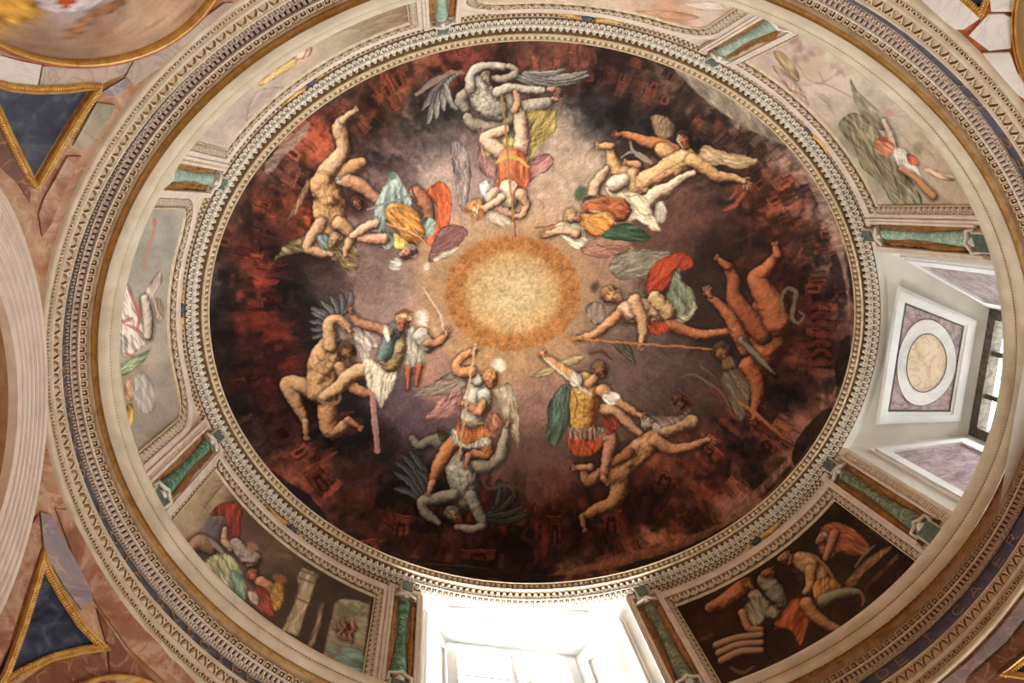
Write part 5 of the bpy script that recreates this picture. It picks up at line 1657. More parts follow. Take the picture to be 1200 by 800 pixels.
def picture(name, label, t0, t1, z1, rounded=None, zlow=7.02, seen=None):
    """a framed fresco on the drum wall: picture field, egg-and-dart frame, beads, outer fillet"""
    s0, s1 = arc(t0), arc(t1)
    sc = (s0 + s1) / 2
    root = thing(name, wall_sz(sc, zlow, 0.0), label, 'fresco', 'framed frescoes of the drum')
    path = rect_path(s0, s1, zlow, z1) if not rounded else round_path(s0, s1, zlow, z1, rounded)
    ns, nz = 190, 150
    S, Z = np.linspace(s0 - 0.02, s1 + 0.02, ns), np.linspace(z1 + 0.02, zlow - 0.02, nz)
    P = np.array([[wall_sz(s, z, 0.008) for s in S] for z in Z])
    if rounded:
        m, n = P.shape[:2]
        # pull the corner points in to the rounded outline
        for i, z in enumerate(Z):
            e = max(0.0, (z - (z1 - rounded)), (zlow + rounded) - z)
            cut = rounded - math.sqrt(max(0.0, rounded ** 2 - min(e, rounded) ** 2)) if e > 0 else 0.0
            for j in range(n):
                s = (s0 - 0.02 + cut) + (s1 - s0 + 0.04 - 2 * cut) * j / (n - 1)
                P[i, j] = wall_sz(s, z, 0.008)
    me = grid_mesh(P)
    add_paint(me, P.reshape(-1, 3), CV)
    link('painting', me, M['paint'], root)
    link('inner_bead', sweep_wall(path, [(-0.004, 0.0), (0.0, 0.025), (0.018, 0.028), (0.022, 0.012)]), M['leafgold'], root)
    link('frame_bed', sweep_wall(path, [(0.018, 0.012), (0.10, 0.016), (0.19, 0.030)]), M['recess'], root)
    link('frame_fillet', sweep_wall(path, [(0.185, 0.0), (0.19, 0.036), (0.205, 0.040), (0.29, 0.040), (0.305, 0.030), (0.31, 0.0)] if not rounded else
                                    [(0.185, 0.0), (0.19, 0.036), (0.20, 0.040), (0.30, 0.040), (0.315, 0.030), (0.32, 0.0)]), M['stucco_pink'], root)
    eggs = walk(path, 0.086, 0.108)
    vis, rest = [], []
    for e in eggs:
        p = wall_sz(e[0], e[1], 0.03)
        m = spin(wall_matrix(e[0], e[1], 0.014), e[2], e[3])
        if not rounded and abs(e[2]) > 0.7:
            m = m @ Matrix.Diagonal((0.8, KX * 1.05, 0.7, 1))
        if rounded and abs(e[2]) > 0.5:
            m = m @ Matrix.Diagonal((0.8, 0.5, 0.8, 1))
        (vis if (in_view(p, 5) and e[1] > 7.3) else rest).append(m)
    for m in vis:
        link('egg', egg_me, None, root, m)
    if rest:
        o = link('egg_row', bake(eggdart, rest), M['stucco'], root)
        o['kind'] = 'stuff'
    o = link('dart_row', bake(dart_vf, [spin(wall_matrix(e[0], e[1], 0.016), e[2], e[3]) for e in walk(path, 0.043, 0.172)]), M['leafgold'], root)
    o['kind'] = 'stuff'
    return root


picture('framed_fresco', 'fresco of a crowd in a columned hall with an arched view of water', 116.6, 151.6, 8.735)
picture('framed_fresco', 'dark fresco of men bending over sacks and a millstone, in a stucco egg frame', 33.0, 66.3, 8.705)
picture('framed_fresco', 'pale square-cornered rocky fresco with small tumbling figures in white and red', -59.8, -25.7, 8.78)
picture('framed_fresco', 'pale pink fresco of a cloudy hillside with a yellow streak, in a stucco egg frame', -148.5, -113.0, 8.72)
picture('framed_fresco', 'round-cornered grey fresco with a figure in white and pink robes, in an egg frame', 163.0, 200.0, 8.72, 0.30)
picture('framed_fresco', 'round-cornered fresco of orange sunset clouds, in a stucco egg frame', -102.8, -69.0, 8.66, 0.30)

# beaded strip and gilded garlands between the rim and the frames
BP0, BP1 = (9.100, 3.156, 2.677), (9.082, 3.215, 2.735)
band = struct('trim_2', strip([BP0, BP1], math.radians(108.7), math.radians(342.5), 300), M['recess'])
band2 = link('band_section', strip([BP0, BP1], math.radians(23.8), math.radians(73.4), 80), M['recess'], band)
sb = [s for s in np.arange(arc(109), arc(342), 0.047)] + [s for s in np.arange(arc(24.2), arc(73.2), 0.047)]
o = link('bead_row', bake(vf_egg(0, 0, 0.015, 0.016, 0.020, 5), [ring_matrix(float(arc_inv(s)), BP0, BP1, 0.66, 0.0) for s in sb]), M['stucco'], band)
o['kind'] = 'stuff'
o = link('reed_row', bake(vf_egg(0, 0, 0.012, 0.018, 0.016, 5), [ring_matrix(float(arc_inv(s + 0.023)), BP0, BP1, 0.25, 0.0) for s in sb]), M['stucco'], band)
o['kind'] = 'stuff'
horn = vf_tube([(0.02, 0.0, 0.01), (0.08, 0.012, 0.03), (0.16, 0.004, 0.026), (0.26, -0.006, 0.012)], [0.034, 0.03, 0.02, 0.006], 6)
horn_me = smooth(mesh_py('gilded_horn', *merge([horn, vf_egg(0.03, 0.0, 0.03, 0.034, 0.04, 7)])))
horn_me.materials.append(M['gold'])
orb_me = smooth(mesh_py('blue_shell', *vf_egg(0, 0, 0.055, 0.035, 0.03, 8)))
orb_me.materials.append(M['blue'])
for t in (-131.0, -85.0, -43.0, 48.0, 134.0, 181.0):
    s = arc(t)
    m = ring_matrix(math.radians(t), BP0, BP1, 0.4, 0.012)
    link('blue_shell', orb_me, None, band, m)
    for sg in (-1, 1):
        link('gilded_horn', horn_me, None, band, ring_matrix(math.radians(t), BP0, BP1, 0.4, 0.012) @ Matrix.Translation((sg * 0.06, 0, 0)) @ Matrix.Scale(sg, 4, (1, 0, 0)))

# ------------------------------------------------------------------ herm pilasters of green marble
def lathe_half(profile, flat=0.75, n=10):
    """half-round shaft: profile [(y, half width)], bulging out along z"""
    V, F = [], []
    for y, w in profile:
        for k in range(n + 1):
            a = math.pi * k / n
            V.append((w * math.cos(a), y, w * flat * math.sin(a)))
    for i in range(len(profile) - 1):
        for k in range(n):
            a = i * (n + 1) + k
            F.append((a, a + 1, a + n + 2, a + n + 1))
    F.append(tuple(range(n + 1)))
    F.append(tuple((len(profile) - 1) * (n + 1) + k for k in range(n + 1))[::-1])
    return V, F


shaft_vf = lathe_half([(1.55, 0.054), (1.50, 0.058), (1.30, 0.052), (1.10, 0.040), (0.98, 0.044), (0.84, 0.042), (0.70, 0.052), (0.42, 0.066), (0.28, 0.070), (0.16, 0.064), (0.08, 0.056)], 1.0)
gold_vf = lathe_half([(1.52, 0.010), (1.44, 0.028), (1.34, 0.032), (1.27, 0.010), (1.22, 0.022), (1.10, 0.030), (1.04, 0.012), (1.00, 0.026), (0.96, 0.012),
                      (0.90, 0.020), (0.72, 0.036), (0.52, 0.038), (0.34, 0.022), (0.26, 0.010), (0.2, 0.026), (0.12, 0.022)], 1.0, 8)
cap_vf = merge([vf_tube([(-0.07, 1.60, 0.05), (-0.085, 1.555, 0.07), (-0.04, 1.55, 0.09), (0, 1.58, 0.095), (0.04, 1.55, 0.09), (0.085, 1.555, 0.07), (0.07, 1.60, 0.05)], 0.016, 5), vf_egg(0, 1.56, 0.03, 0.03, 0.03, 6, 0.07)])
foot_vf = merge([vf_tube([(-0.09, 0.04, 0.05), (-0.09, 0.10, 0.08), (-0.03, 0.09, 0.1), (0, 0.13, 0.1), (0.03, 0.09, 0.1), (0.09, 0.10, 0.08), (0.09, 0.04, 0.05)], 0.017, 5), vf_egg(0, 0.07, 0.04, 0.04, 0.03, 6, 0.07)])


def pilaster(t, label, gap_l, gap_r, green, zb=7.30):
    """green marble herm on a gilded ground between two ribbed fillets; y is up"""
    s = arc(t)
    root = thing('herm_pilaster', wall_sz(s, zb, 0.0), label, 'pilaster', 'green marble pilasters of the drum')
    W = 0.125

    def curved(vf):
        v, f = vf
        out = []
        for x, y, z in v:
            p = wall_sz(s - x, zb + y, 0.0)
            th = float(arc_inv(s - x))
            nrm = np.array([-wall_ab(zb + y)[1] * math.cos(th), -wall_ab(zb + y)[0] * math.sin(th), 0])
            out.append(p + nrm / np.linalg.norm(nrm) * z)
        return out, f

    def part(name, vf, mat, sm=False):
        me = mesh_py(name, *curved(vf))
        if sm:
            smooth(me)
        return link(name, me, mat, root)
    part('gilded_ground', vf_box(-W, W, 0.0, 1.62, 0.004, 0.014), M['recess'])
    part('shaft', shaft_vf, green, True)
    part('top_block', merge([vf_box(-0.062, 0.062, 1.63, 1.90, 0.01, 0.085)]), M['stucco'])
    part('block_face', merge([vf_box(-0.05, 0.05, 1.64, 1.885, 0.08, 0.094)]), M['greendark'])
    part('base_block', merge([vf_box(-0.085, 0.085, -0.32, 0.03, 0.01, 0.085)]), M['stucco'])
    part('base_face', merge([vf_box(-0.07, 0.07, -0.30, 0.015, 0.08, 0.094)]), M['greendark'])
    part('cap_scroll', cap_vf, M['white_orn'], True)
    part('foot_scroll', foot_vf, M['white_orn'], True)
    for sg in (-1, 1):
        v, f = gold_vf
        part('gilded_leaf_string', ([(x + sg * 0.090, y, z + 0.01) for x, y, z in v], f), M['goldbrown'], True)
        side = gap_l if sg > 0 else gap_r
        x0, x1 = sg * W, sg * (W + side)
        a, b = min(x0, x1), max(x0, x1)
        part('ribbed_fillet', merge([vf_box(a, b, -0.32, 1.72, 0.002, 0.040), vf_box(x0 - 0.012, x0 + 0.012, -0.0, 1.70, 0.03, 0.062), vf_box(x1 - 0.012, x1 + 0.012, -0.3, 1.72, 0.03, 0.055)]), M['stucco_pink'])
        ys = np.arange(-0.28, 1.68, 0.034)
        xc = (a + b) / 2
        rib = vf_box(-side * 0.26, side * 0.26, -0.009, 0.009, 0.0, 0.016)
        v, f = rib
        o = part('rib_row', merge([([(x + xc, y + yy, z + 0.040) for x, y, z in v], f) for yy in ys]), M['leafgold'])
        o['kind'] = 'stuff'
        part('ear', merge([vf_box(sg * 0.075 - 0.0, sg * (W + side), 1.72, 1.90, 0.002, 0.045)] if sg > 0 else [vf_box(-(W + side), -0.075, 1.72, 1.90, 0.002, 0.045)]), M['stucco_pink'])
    return root


def gaps(t, lo, hi, keep=0.0):
    """space from the pilaster's ground to the neighbouring frames on either side"""
    s = arc(t)
    return max(0.03, (s - arc(lo)) - 0.125 - keep), max(0.03, (arc(hi) - s) - 0.125 - keep)


FR = 0.126
FO = 0.165
for t, lo, hi, kl, kr, lab, gm in (
        (28.2, 23.8, 33.0, 0.0, FR, 'green marble pilaster with gilded sides between the roundel window and the dark fresco', M['greenolive']),
        (70.5, 66.3, 73.4, FR, 0.0, 'green marble pilaster with gilded sides between the dark fresco and the white glowing window', M['greenolive']),
        (111.5, 108.7, 116.6, 0.0, FR, 'green marble pilaster with gilded sides between the white glowing window and the columned-hall fresco', M['green']),
        (155.9, 151.6, 163.0, FR, FO, 'vivid green marble pilaster between the columned-hall fresco and the round-cornered grey fresco', M['green']),
        (205.7, 200.0, 211.5, FO, FR, 'pale green marble pilaster between the round-cornered grey fresco and the pink hillside fresco', M['greenpale']),
        (252.0, 247.0, 257.2, FR, FO, 'pale green marble pilaster between the pink hillside fresco and the sunset-cloud fresco', M['greenpale']),
        (296.4, 291.0, 300.2, FO, FR, 'pale green marble pilaster between the sunset-cloud fresco and the pale rocky fresco', M['greenpale']),
        (339.9, 334.3, 342.5, FR, 0.0, 'pale green marble pilaster between the pale rocky fresco and the greyish roundel window', M['greenpale'])):
    gl_, gr_ = gaps(t, lo, hi)
    gl_, gr_ = max(0.026, gl_ - kl), max(0.026, gr_ - kr)
    pilaster(t, lab, gl_, gr_, gm)

# ------------------------------------------------------------------ cornice
DE = [mixk('D', 'E', 0.0), mixk('D', 'E', 0.12, 0.03), mixk('D', 'E', 0.35, 0.055), mixk('D', 'E', 0.62, 0.05), mixk('D', 'E', 0.66, 0.035), mixk('D', 'E', 0.70, 0.05), mixk('D', 'E', 0.9, 0.04), mixk('D', 'E', 1.0, 0.012)]
top = [(7.10, 3.36, 2.88), (7.02, 3.25, 2.76), (6.985, 3.11, 2.60)]
cornice = struct('trim_3', strip(top + DE, n=420), M['ivory'])
link('gilded_cove', strip([mixk('E', 'F', -0.02, 0.02), mixk('E', 'F', 0.02, -0.03), mixk('E', 'F', 0.10, -0.045), mixk('E', 'F', 0.22, -0.03), mixk('E', 'F', 0.30, 0.0), mixk('E', 'F', 0.33, 0.012)], n=420), M['goldwash'], cornice)
link('gilt_band', strip([mixk('E', 'F', 0.0, 0.006), mixk('E', 'F', 0.015, -0.018), mixk('E', 'F', 0.045, -0.024), mixk('E', 'F', 0.09, -0.034)], n=420), M['gold'], cornice)
link('coffer_bed', strip([mixk('E', 'F', 0.32, 0.012), mixk('E', 'F', 0.335, -0.012), mixk('E', 'F', 0.555, -0.012), mixk('E', 'F', 0.56, 0.01)], n=420), M['recess'], cornice)
link('white_fillet', strip([mixk('E', 'F', 0.555, -0.01), mixk('E', 'F', 0.56, 0.032), mixk('E', 'F', 0.63, 0.034), mixk('E', 'F', 0.64, -0.02)], n=420), M['stucco_pink'], cornice)
link('dentil_bed', strip([mixk('E', 'F', 0.63, -0.02), mixk('E', 'F', 0.80, -0.02), mixk('E', 'F', 0.805, 0.0)], n=420), M['recess'], cornice)
link('scroll_bed', strip([mixk('E', 'F', 0.80, 0.012), mixk('E', 'F', 0.815, 0.012), mixk('E', 'F', 0.82, 0.0), mixk('E', 'F', 1.0, 0.0), mixk('E', 'F', 1.005, -0.02)], n=420), M['leafgold'], cornice)
E_, F_, G_, H_ = KEY['E'], KEY['F'], KEY['G'], KEY['H']
drip = vf_box(-0.006, 0.006, -0.0035, 0.0035, 0.0, 0.010)
o = link('drip_row', bake(drip, [ring_matrix(t, KEY['D'], E_, 0.655, 0.036) for t in ring_thetas(E_, 800)]), M['recess'], cornice)
o['kind'] = 'stuff'
coffer_vf = merge([vf_box(-0.026, 0.026, -0.021, -0.013, 0, 0.030), vf_box(-0.026, -0.018, -0.021, 0.021, 0, 0.030), vf_box(0.018, 0.026, -0.021, 0.021, 0, 0.030), vf_egg(0, 0.004, 0.014, 0.016, 0.026, 6)])
coffer_me = mesh_py('coffer_egg', *coffer_vf)
coffer_me.materials.append(M['leafgold'])
rest, cnt = [], 0
mid = mixk('E', 'F', 0.445)
for t in ring_thetas(mid, 330):
    m = ring_matrix(t, E_, F_, 0.445, -0.012)
    if in_view(m.translation, 6) and cnt < 300:
        link('coffer_egg', coffer_me, None, cornice, m)
        cnt += 1
    else:
        rest.append(m)
if rest:
    o = link('coffer_row', bake(coffer_vf, rest), M['leafgold'], cornice)
    o['kind'] = 'stuff'
dent = vf_box(-0.012, 0.012, -0.018, 0.016, 0.0, 0.034)
o = link('dentil_row', bake(dent, [ring_matrix(t, E_, F_, 0.72, -0.02) for t in ring_thetas(F_, 500)]), M['stucco_pink'], cornice)
o['kind'] = 'stuff'
scroll = merge([vf_tube([(-0.017, 0.014, 0.004), (-0.016, -0.010, 0.010), (0.0, -0.016, 0.012), (0.013, -0.006, 0.010), (0.010, 0.008, 0.010), (0.0, 0.008, 0.010)], 0.0078, 4), vf_egg(0.0, -0.001, 0.008, 0.008, 0.018, 5)])
o = link('scroll_row', bake(scroll, [ring_matrix(t, E_, F_, 0.90, 0.0) for t in ring_thetas(F_, 440)]), M['stucco_pink'], cornice)
o['kind'] = 'stuff'

# ---- inscribed frieze
frieze = struct('trim_4', strip([(F_[0] + 0.10, F_[1] - 0.06, F_[2] - 0.06), (F_[0] + 0.05, F_[1] + 0.01, F_[2] + 0.01), mixk('F', 'G', 0.0, -0.004), mixk('F', 'G', 0.05, 0.0), mixk('F', 'G', 0.5, 0.0), mixk('F', 'G', 0.96, 0.0), mixk('F', 'G', 1.0, 0.0)], n=420), M['blue'])
GLY = {'A': [[(0, 0), (.5, 1), (1, 0)], [(.2, .38), (.8, .38)]], 'B': [[(0, 0), (0, 1), (.6, 1), (.75, .8), (.6, .53), (0, .53)], [(.6, .53), (.85, .3), (.65, 0), (0, 0)]],
       'C': [[(.9, .85), (.6, 1), (.2, .85), (.05, .5), (.2, .15), (.6, 0), (.9, .15)]], 'D': [[(0, 0), (0, 1), (.5, 1), (.85, .8), (.95, .5), (.85, .2), (.5, 0), (0, 0)]],
       'E': [[(.8, 1), (0, 1), (0, 0), (.8, 0)], [(0, .5), (.6, .5)]], 'I': [[(.3, 0), (.3, 1)], [(.1, 1), (.5, 1)], [(.1, 0), (.5, 0)]], 'L': [[(0, 1), (0, 0), (.75, 0)]],
       'M': [[(0, 0), (.15, 1), (.55, .2), (.95, 1), (1.1, 0)]], 'O': [[(.5, 1), (.15, .85), (0, .5), (.15, .15), (.5, 0), (.85, .15), (1, .5), (.85, .85), (.5, 1)]],
       'P': [[(0, 0), (0, 1), (.6, 1), (.8, .78), (.6, .5), (0, .5)]], 'R': [[(0, 0), (0, 1), (.6, 1), (.8, .78), (.6, .52), (0, .52)], [(.4, .52), (.9, 0)]],
       'S': [[(.8, .85), (.5, 1), (.15, .85), (.2, .6), (.7, .42), (.8, .18), (.5, 0), (.1, .15)]], 'T': [[(0, 1), (1, 1)], [(.5, 1), (.5, 0)]], 'V': [[(0, 1), (.5, 0), (1, 1)]]}
LET = [('P', 72, 413), ('R', 73, 438), ('E', 75, 462), ('C', 81, 491), ('V', 87, 520), ('M', 93, 549), ('V', 117, 603), ('O', 131, 631), ('T', 147, 655), ('A', 160, 675), ('S', 188, 706), ('V', 205, 725),
       ('S', 222, 742), ('C', 238, 757), ('I', 258, 776), ('P', 276, 789), ('E', 293, 801), ('D', 1037, 791), ('E', 1058, 773), ('I', 1092, 748), ('C', 1127, 718), ('A', 1147, 695), ('E', 1172, 656),
       ('R', 1192, 633), ('I', 1126, 97), ('D', 1146, 118), ('C', 1184, 164), ('E', 1196, 188)]
FZ = 0.5 * (F_[0] + G_[0])
fa, fb = 0.5 * (F_[1] + G_[1]), 0.5 * (F_[2] + G_[2])
for ch, px, py in LET:
    P = hit_z(px, py, FZ)
    th = math.atan2(P[1] / fb, P[0] / fa)
    m = ring_matrix(th, F_, G_, 0.5, 0.004)
    # letters stand with their heads to the dome, read from inside
    Vv, Ff = [], []
    hgt, wid = 0.125, 0.082
    for strokes in GLY[ch]:
        pts = [np.array(((x - 0.5) * wid, (0.5 - y) * hgt)) for x, y in strokes]
        for a, b in zip(pts[:-1], pts[1:]):
            d = (b - a) / (np.linalg.norm(b - a) + 1e-9)
            q = np.array([-d[1], d[0]]) * 0.0046
            a2, b2 = a - d * 0.004, b + d * 0.004
            k = len(Vv)
            for c in (a2 + q, b2 + q, b2 - q, a2 - q):
                Vv.append((c[0], c[1], 0.0))
                Vv.append((c[0], c[1], 0.006))
            Ff += [(k + 1, k + 3, k + 5, k + 7), (k, k + 1, k + 3, k + 2), (k + 2, k + 3, k + 5, k + 4), (k + 4, k + 5, k + 7, k + 6), (k + 6, k + 7, k + 1, k)]
    # x axis of the ring frame must run left to right for a reader
    right = np.cross(np.array([0, 0, 1.0]), np.array([math.cos(th), math.sin(th), 0.0])) * -1
    xa = np.array(m.to_3x3().col[0])
    if np.dot(xa, right) < 0:
        Vv = [(-x, y, z) for x, y, z in Vv]
    link('letter', mesh_py('letter', Vv, Ff), M['goldpaint'], frieze, m)

# ---- architrave below the frieze
arch_prof = [mixk('G', 'H', -0.02, 0.0), mixk('G', 'H', 0.0, 0.022), mixk('G', 'H', 0.07, 0.022), mixk('G', 'H', 0.08, 0.0), mixk('G', 'H', 0.42, 0.0), mixk('G', 'H', 0.425, 0.024),
             mixk('G', 'H', 0.57, 0.028), mixk('G', 'H', 0.575, 0.006), mixk('G', 'H', 0.775, 0.006), mixk('G', 'H', 0.78, 0.024), mixk('G', 'H', 0.9, 0.03), mixk('G', 'H', 1.0, 0.02), mixk('G', 'H', 1.03, -0.03)]
archi = struct('trim_5', strip(arch_prof, n=420), M['ivory'])
link('leaf_bed', strip([mixk('G', 'H', 0.08, 0.003), mixk('G', 'H', 0.42, 0.003)], n=420), M['recess'], archi)
link('small_leaf_bed', strip([mixk('G', 'H', 0.577, 0.009), mixk('G', 'H', 0.773, 0.009)], n=420), M['recess'], archi)
yl = merge([mesh_fan([(-0.030, 0.034), (-0.022, 0.0), (0.0, -0.036), (0.022, 0.0), (0.030, 0.034)], 0.026),
            vf_tube([(0.040, 0.036, 0.004), (0.040, 0.004, 0.012), (0.024, -0.034, 0.012)], 0.007, 4), vf_tube([(0.040, 0.004, 0.012), (0.056, -0.034, 0.012)], 0.007, 4)])
y_me = mesh_py('water_leaf', *yl)
y_me.materials.append(M['leafgold'])
midh = mixk('G', 'H', 0.25)
cnt, rest = 0, []
for t in ring_thetas(midh, 250):
    m = ring_matrix(t, G_, H_, 0.25, 0.003)
    if in_view(m.translation, 6):
        link('water_leaf', y_me, None, archi, m)
    else:
        rest.append(m)
if rest:
    o = link('water_leaf_row', bake(yl, rest), M['leafgold'], archi)
    o['kind'] = 'stuff'
sm = merge([vf_tube([(-0.017, 0.016, 0.004), (-0.006, -0.012, 0.010), (0.006, -0.012, 0.010), (0.017, 0.016, 0.004)], 0.006, 4), vf_egg(0.0, 0.008, 0.006, 0.008, 0.012, 5)])
o = link('small_leaf_row', bake(sm, [ring_matrix(t, G_, H_, 0.675, 0.009) for t in ring_thetas(H_, 440)]), M['leafgold'], archi)
o['kind'] = 'stuff'


# ------------------------------------------------------------------ windows of the drum
def quad_grid(a, b, c, d, n=8):
    """a-b along the top, d-c along the bottom"""
    P = np.zeros((n, n, 3))
    for i in range(n):
        for j in range(n):
            u, v = j / (n - 1), i / (n - 1)
            P[i, j] = (a * (1 - u) + b * u) * (1 - v) + (d * (1 - u) + c * u) * v
    return P


def plate(pts, N, th, name, mat, parent):
    """flat polygon with thickness th along N"""
    pts = [np.array(p) for p in pts]
    n = len(pts)
    Vv = [p + N * th for p in pts] + [p - N * 0.002 for p in pts]
    Ff = [tuple(range(n))] + [(i, (i + 1) % n, (i + 1) % n + n, i + n) for i in range(n)]
    return link(name, mesh_py(name, Vv, Ff), mat, parent)


def ring_plate(po, pi, N, th, name, mat, parent):
    n = len(po)
    Vv = [np.array(p) + N * th for p in po] + [np.array(p) + N * th for p in pi] + [np.array(p) - N * 0.002 for p in po] + [np.array(p) - N * 0.002 for p in pi]
    Ff = []
    for i in range(n):
        j = (i + 1) % n
        Ff += [(i, j, n + j, n + i), (i, j, 2 * n + j, 2 * n + i), (n + i, n + j, 3 * n + j, 3 * n + i)]
    return link(name, mesh_py(name, Vv, Ff), mat, parent)


def bilin(q, u, v):
    return (q[0] * (1 - u) + q[1] * u) * (1 - v) + (q[3] * (1 - u) + q[2] * u) * v


def window(name, t0, t1, pa, pb, zout, mats, label_side):
    """splayed embrasure: sloping head, two reveals, glazed frame at the outer end"""
    N0, N1 = wallp(math.radians(t0), ZO), wallp(math.radians(t1), ZO)
    O0, O1 = hit_z(*pa, zout), hit_z(*pb, zout)
    mp, mf, mm, mr, mc = mats
    T = np.linspace(math.radians(t0), math.radians(t1), 24)
    near = np.array([wallp(t, ZO) for t in T])
    far = O0[None] + (O1 - O0)[None] * np.linspace(0, 1, 24)[:, None]
    head_ = np.stack([near * (1 - v) + far * v for v in np.linspace(0, 1, 12)])
    zb = 6.70
    B0, B1 = wallp(math.radians(t0), zb), wallp(math.radians(t1), zb)
    D0, D1 = np.array([O0[0], O0[1], zb]), np.array([O1[0], O1[1], zb])
    root = struct(name, join_grids([head_, quad_grid(N0, O0, D0, B0), quad_grid(N1, O1, D1, B1), quad_grid(B0, B1, D1, D0)]), mp)
    root.data.polygons.foreach_set('use_smooth', np.zeros(len(root.data.polygons), bool))
    ctr = np.array([0, 0, 8.0])
    # head: moulded frame, breccia field, white ring and roundel
    q = [N0 * 0.5 + N0 * 0.5, N1, O1, O0]
    nrm = np.cross(N1 - N0, O0 - N0)
    nrm /= np.linalg.norm(nrm)
    if np.dot(nrm, EYE - N0) < 0:
        nrm = -nrm
    # chord plane sits behind the curved edge, so keep inside v 0.12 .. 0.9
    def rect(u0, u1, v0, v1):
        return [bilin(q, u0, v0), bilin(q, u1, v0), bilin(q, u1, v1), bilin(q, u0, v1)]
    l = 0.004
    for k, (a, b, h) in enumerate(((0.0, 0.02, 0.02), (0.02, 0.05, 0.035), (0.05, 0.07, 0.022))):
        ring_plate(rect(0.135 + a, 0.885 - a, 0.225 + a * 1.2, 0.90 - a * 1.3), rect(0.135 + b, 0.885 - b, 0.225 + b * 1.2, 0.90 - b * 1.3), nrm, h, 'head_moulding', mf, root)
    ring_plate(rect(0.207, 0.813, 0.312, 0.808), rect(0.217, 0.803, 0.325, 0.795), nrm, 0.012, 'slate_line', M['darkline'], root)
    plate(rect(0.217, 0.803, 0.325, 0.795), nrm, 0.010, 'breccia_field', mm, root)

    def ell(ru, rv, n=40):
        return [bilin(q, 0.51 + ru * math.cos(PI2 * k / n), 0.56 + rv * math.sin(PI2 * k / n)) for k in range(n)]
    ring_plate(ell(0.265, 0.235), ell(0.18, 0.16), nrm, 0.020, 'marble_ring', mr, root)
    ring_plate(ell(0.27, 0.24), ell(0.265, 0.235), nrm, 0.014, 'slate_line', M['darkline'], root)
    ring_plate(ell(0.183, 0.163), ell(0.177, 0.157), nrm, 0.023, 'slate_line', M['darkline'], root)
    plate(ell(0.18, 0.16), nrm, 0.018, 'roundel', mc, root)
    # reveals
    for a, b, c, d in ((N0, O0, D0, B0), (N1, O1, D1, B1)):
        qq = [a, b, c, d]
        nn = np.cross(b - a, d - a)
        nn /= np.linalg.norm(nn)
        if np.dot(nn, (N0 + N1) / 2 * np.array([1, 1, 0]) + np.array([0, 0, 8.0]) - a) < 0:
            nn = -nn

        def r2(u0, u1, v0, v1):
            # v measured down from the sloping head
            return [bilin(qq, u0, v0), bilin(qq, u1, v0), bilin(qq, u1, v1), bilin(qq, u0, v1)]
        ring_plate(r2(0.14, 0.90, 0.07, 0.95), r2(0.17, 0.87, 0.09, 0.93), nn, 0.02, 'reveal_moulding', mf, root)
        ring_plate(r2(0.17, 0.87, 0.09, 0.93), r2(0.24, 0.80, 0.14, 0.88), nn, 0.034, 'reveal_moulding', mf, root)
        plate(r2(0.24, 0.80, 0.14, 0.88), nn, 0.012, 'reveal_panel', mm, root)
    # arris strip round the opening
    # glazing
    e = O1 - O0
    L = np.linalg.norm(e)
    ex = e / L
    out = np.array([ex[1], -ex[0], 0])
    if np.dot(out, O0) < 0:
        out = -out
    H = zout - 0.0 - zb

    def bar(u0, u1, z0, z1, depth, nm, mat):
        Vv = []
        for u in (u0, u1):
            for dd in (-depth, depth):
                for z in (z0, z1):
                    Vv.append(O0 + ex * u + out * (0.03 + dd) + np.array([0, 0, z - zout]))
        Ff = [(0, 1, 3, 2), (4, 6, 7, 5), (0, 4, 5, 1), (2, 3, 7, 6), (0, 2, 6, 4), (1, 5, 7, 3)]
        return link(nm, mesh_py(nm, Vv, Ff), mat, root)
    fm = M['iron'] if name == 'window_2' else M['window_white']
    bar(0, L, zout - 0.12, zout, 0.05, 'frame_rail', fm)
    bar(0, L, zb, zb + 0.12, 0.05, 'frame_rail', fm)
    bar(0, 0.09, zb, zout, 0.05, 'frame_stile', fm)
    bar(L - 0.09, L, zb, zout, 0.05, 'frame_stile', fm)
    nb = 3 if name == 'window_2' else 2
    for k in range(1, nb):
        bar(L * k / nb - 0.022, L * k / nb + 0.022, zb, zout, 0.025, 'glazing_bar', fm)
    for k in range(1, 4):
        bar(0, L, zb + H * k / 4 - 0.02, zb + H * k / 4 + 0.02, 0.022, 'glazing_bar', fm)
    for i in range(nb):
        for j in range(4):
            u0, u1 = L * i / nb + 0.03, L * (i + 1) / nb - 0.03
            z0, z1 = zb + H * j / 4 + 0.03, zb + H * (j + 1) / 4 - 0.03
            bar(u0, u1, z0, z1, 0.003, 'pane', M['glass'])
    return root


window('window_1', 73.4, 108.7, (673, 771), (523, 754), 9.02, (M['window_white'], M['window_white'], M['whitemarble'], M['whitemarble'], M['creammarble']), '')
window('window_2', -17.5, 23.8, (1162, 362), (1137, 509), 8.75, (M['plaster'], M['window_white'], M['purplemarble'], M['whitemarble'], M['creammarble']), '')


# ------------------------------------------------------------------ pendentives
def pend_patch(t0, t1, n=60, m=24, drop=2.6):
    T, Z = np.linspace(math.radians(t0), math.radians(t1), n), np.linspace(6.22, 6.22 - drop, m)
    P = np.zeros((m, n, 3))
    for i, z in enumerate(Z):
        a, b = pend_ab(z)
        P[i] = np.stack([a * np.cos(T), b * np.sin(T), np.full(n, z)], 1)
    return P


def pend_normal(P):
    x, y, z = P
    a, b = pend_ab(z)
    g = np.array([2 * x / a ** 2, 2 * y / b ** 2, 2 * (x * x / a ** 3 + y * y / b ** 3) * PK])
    return -g / np.linalg.norm(g)


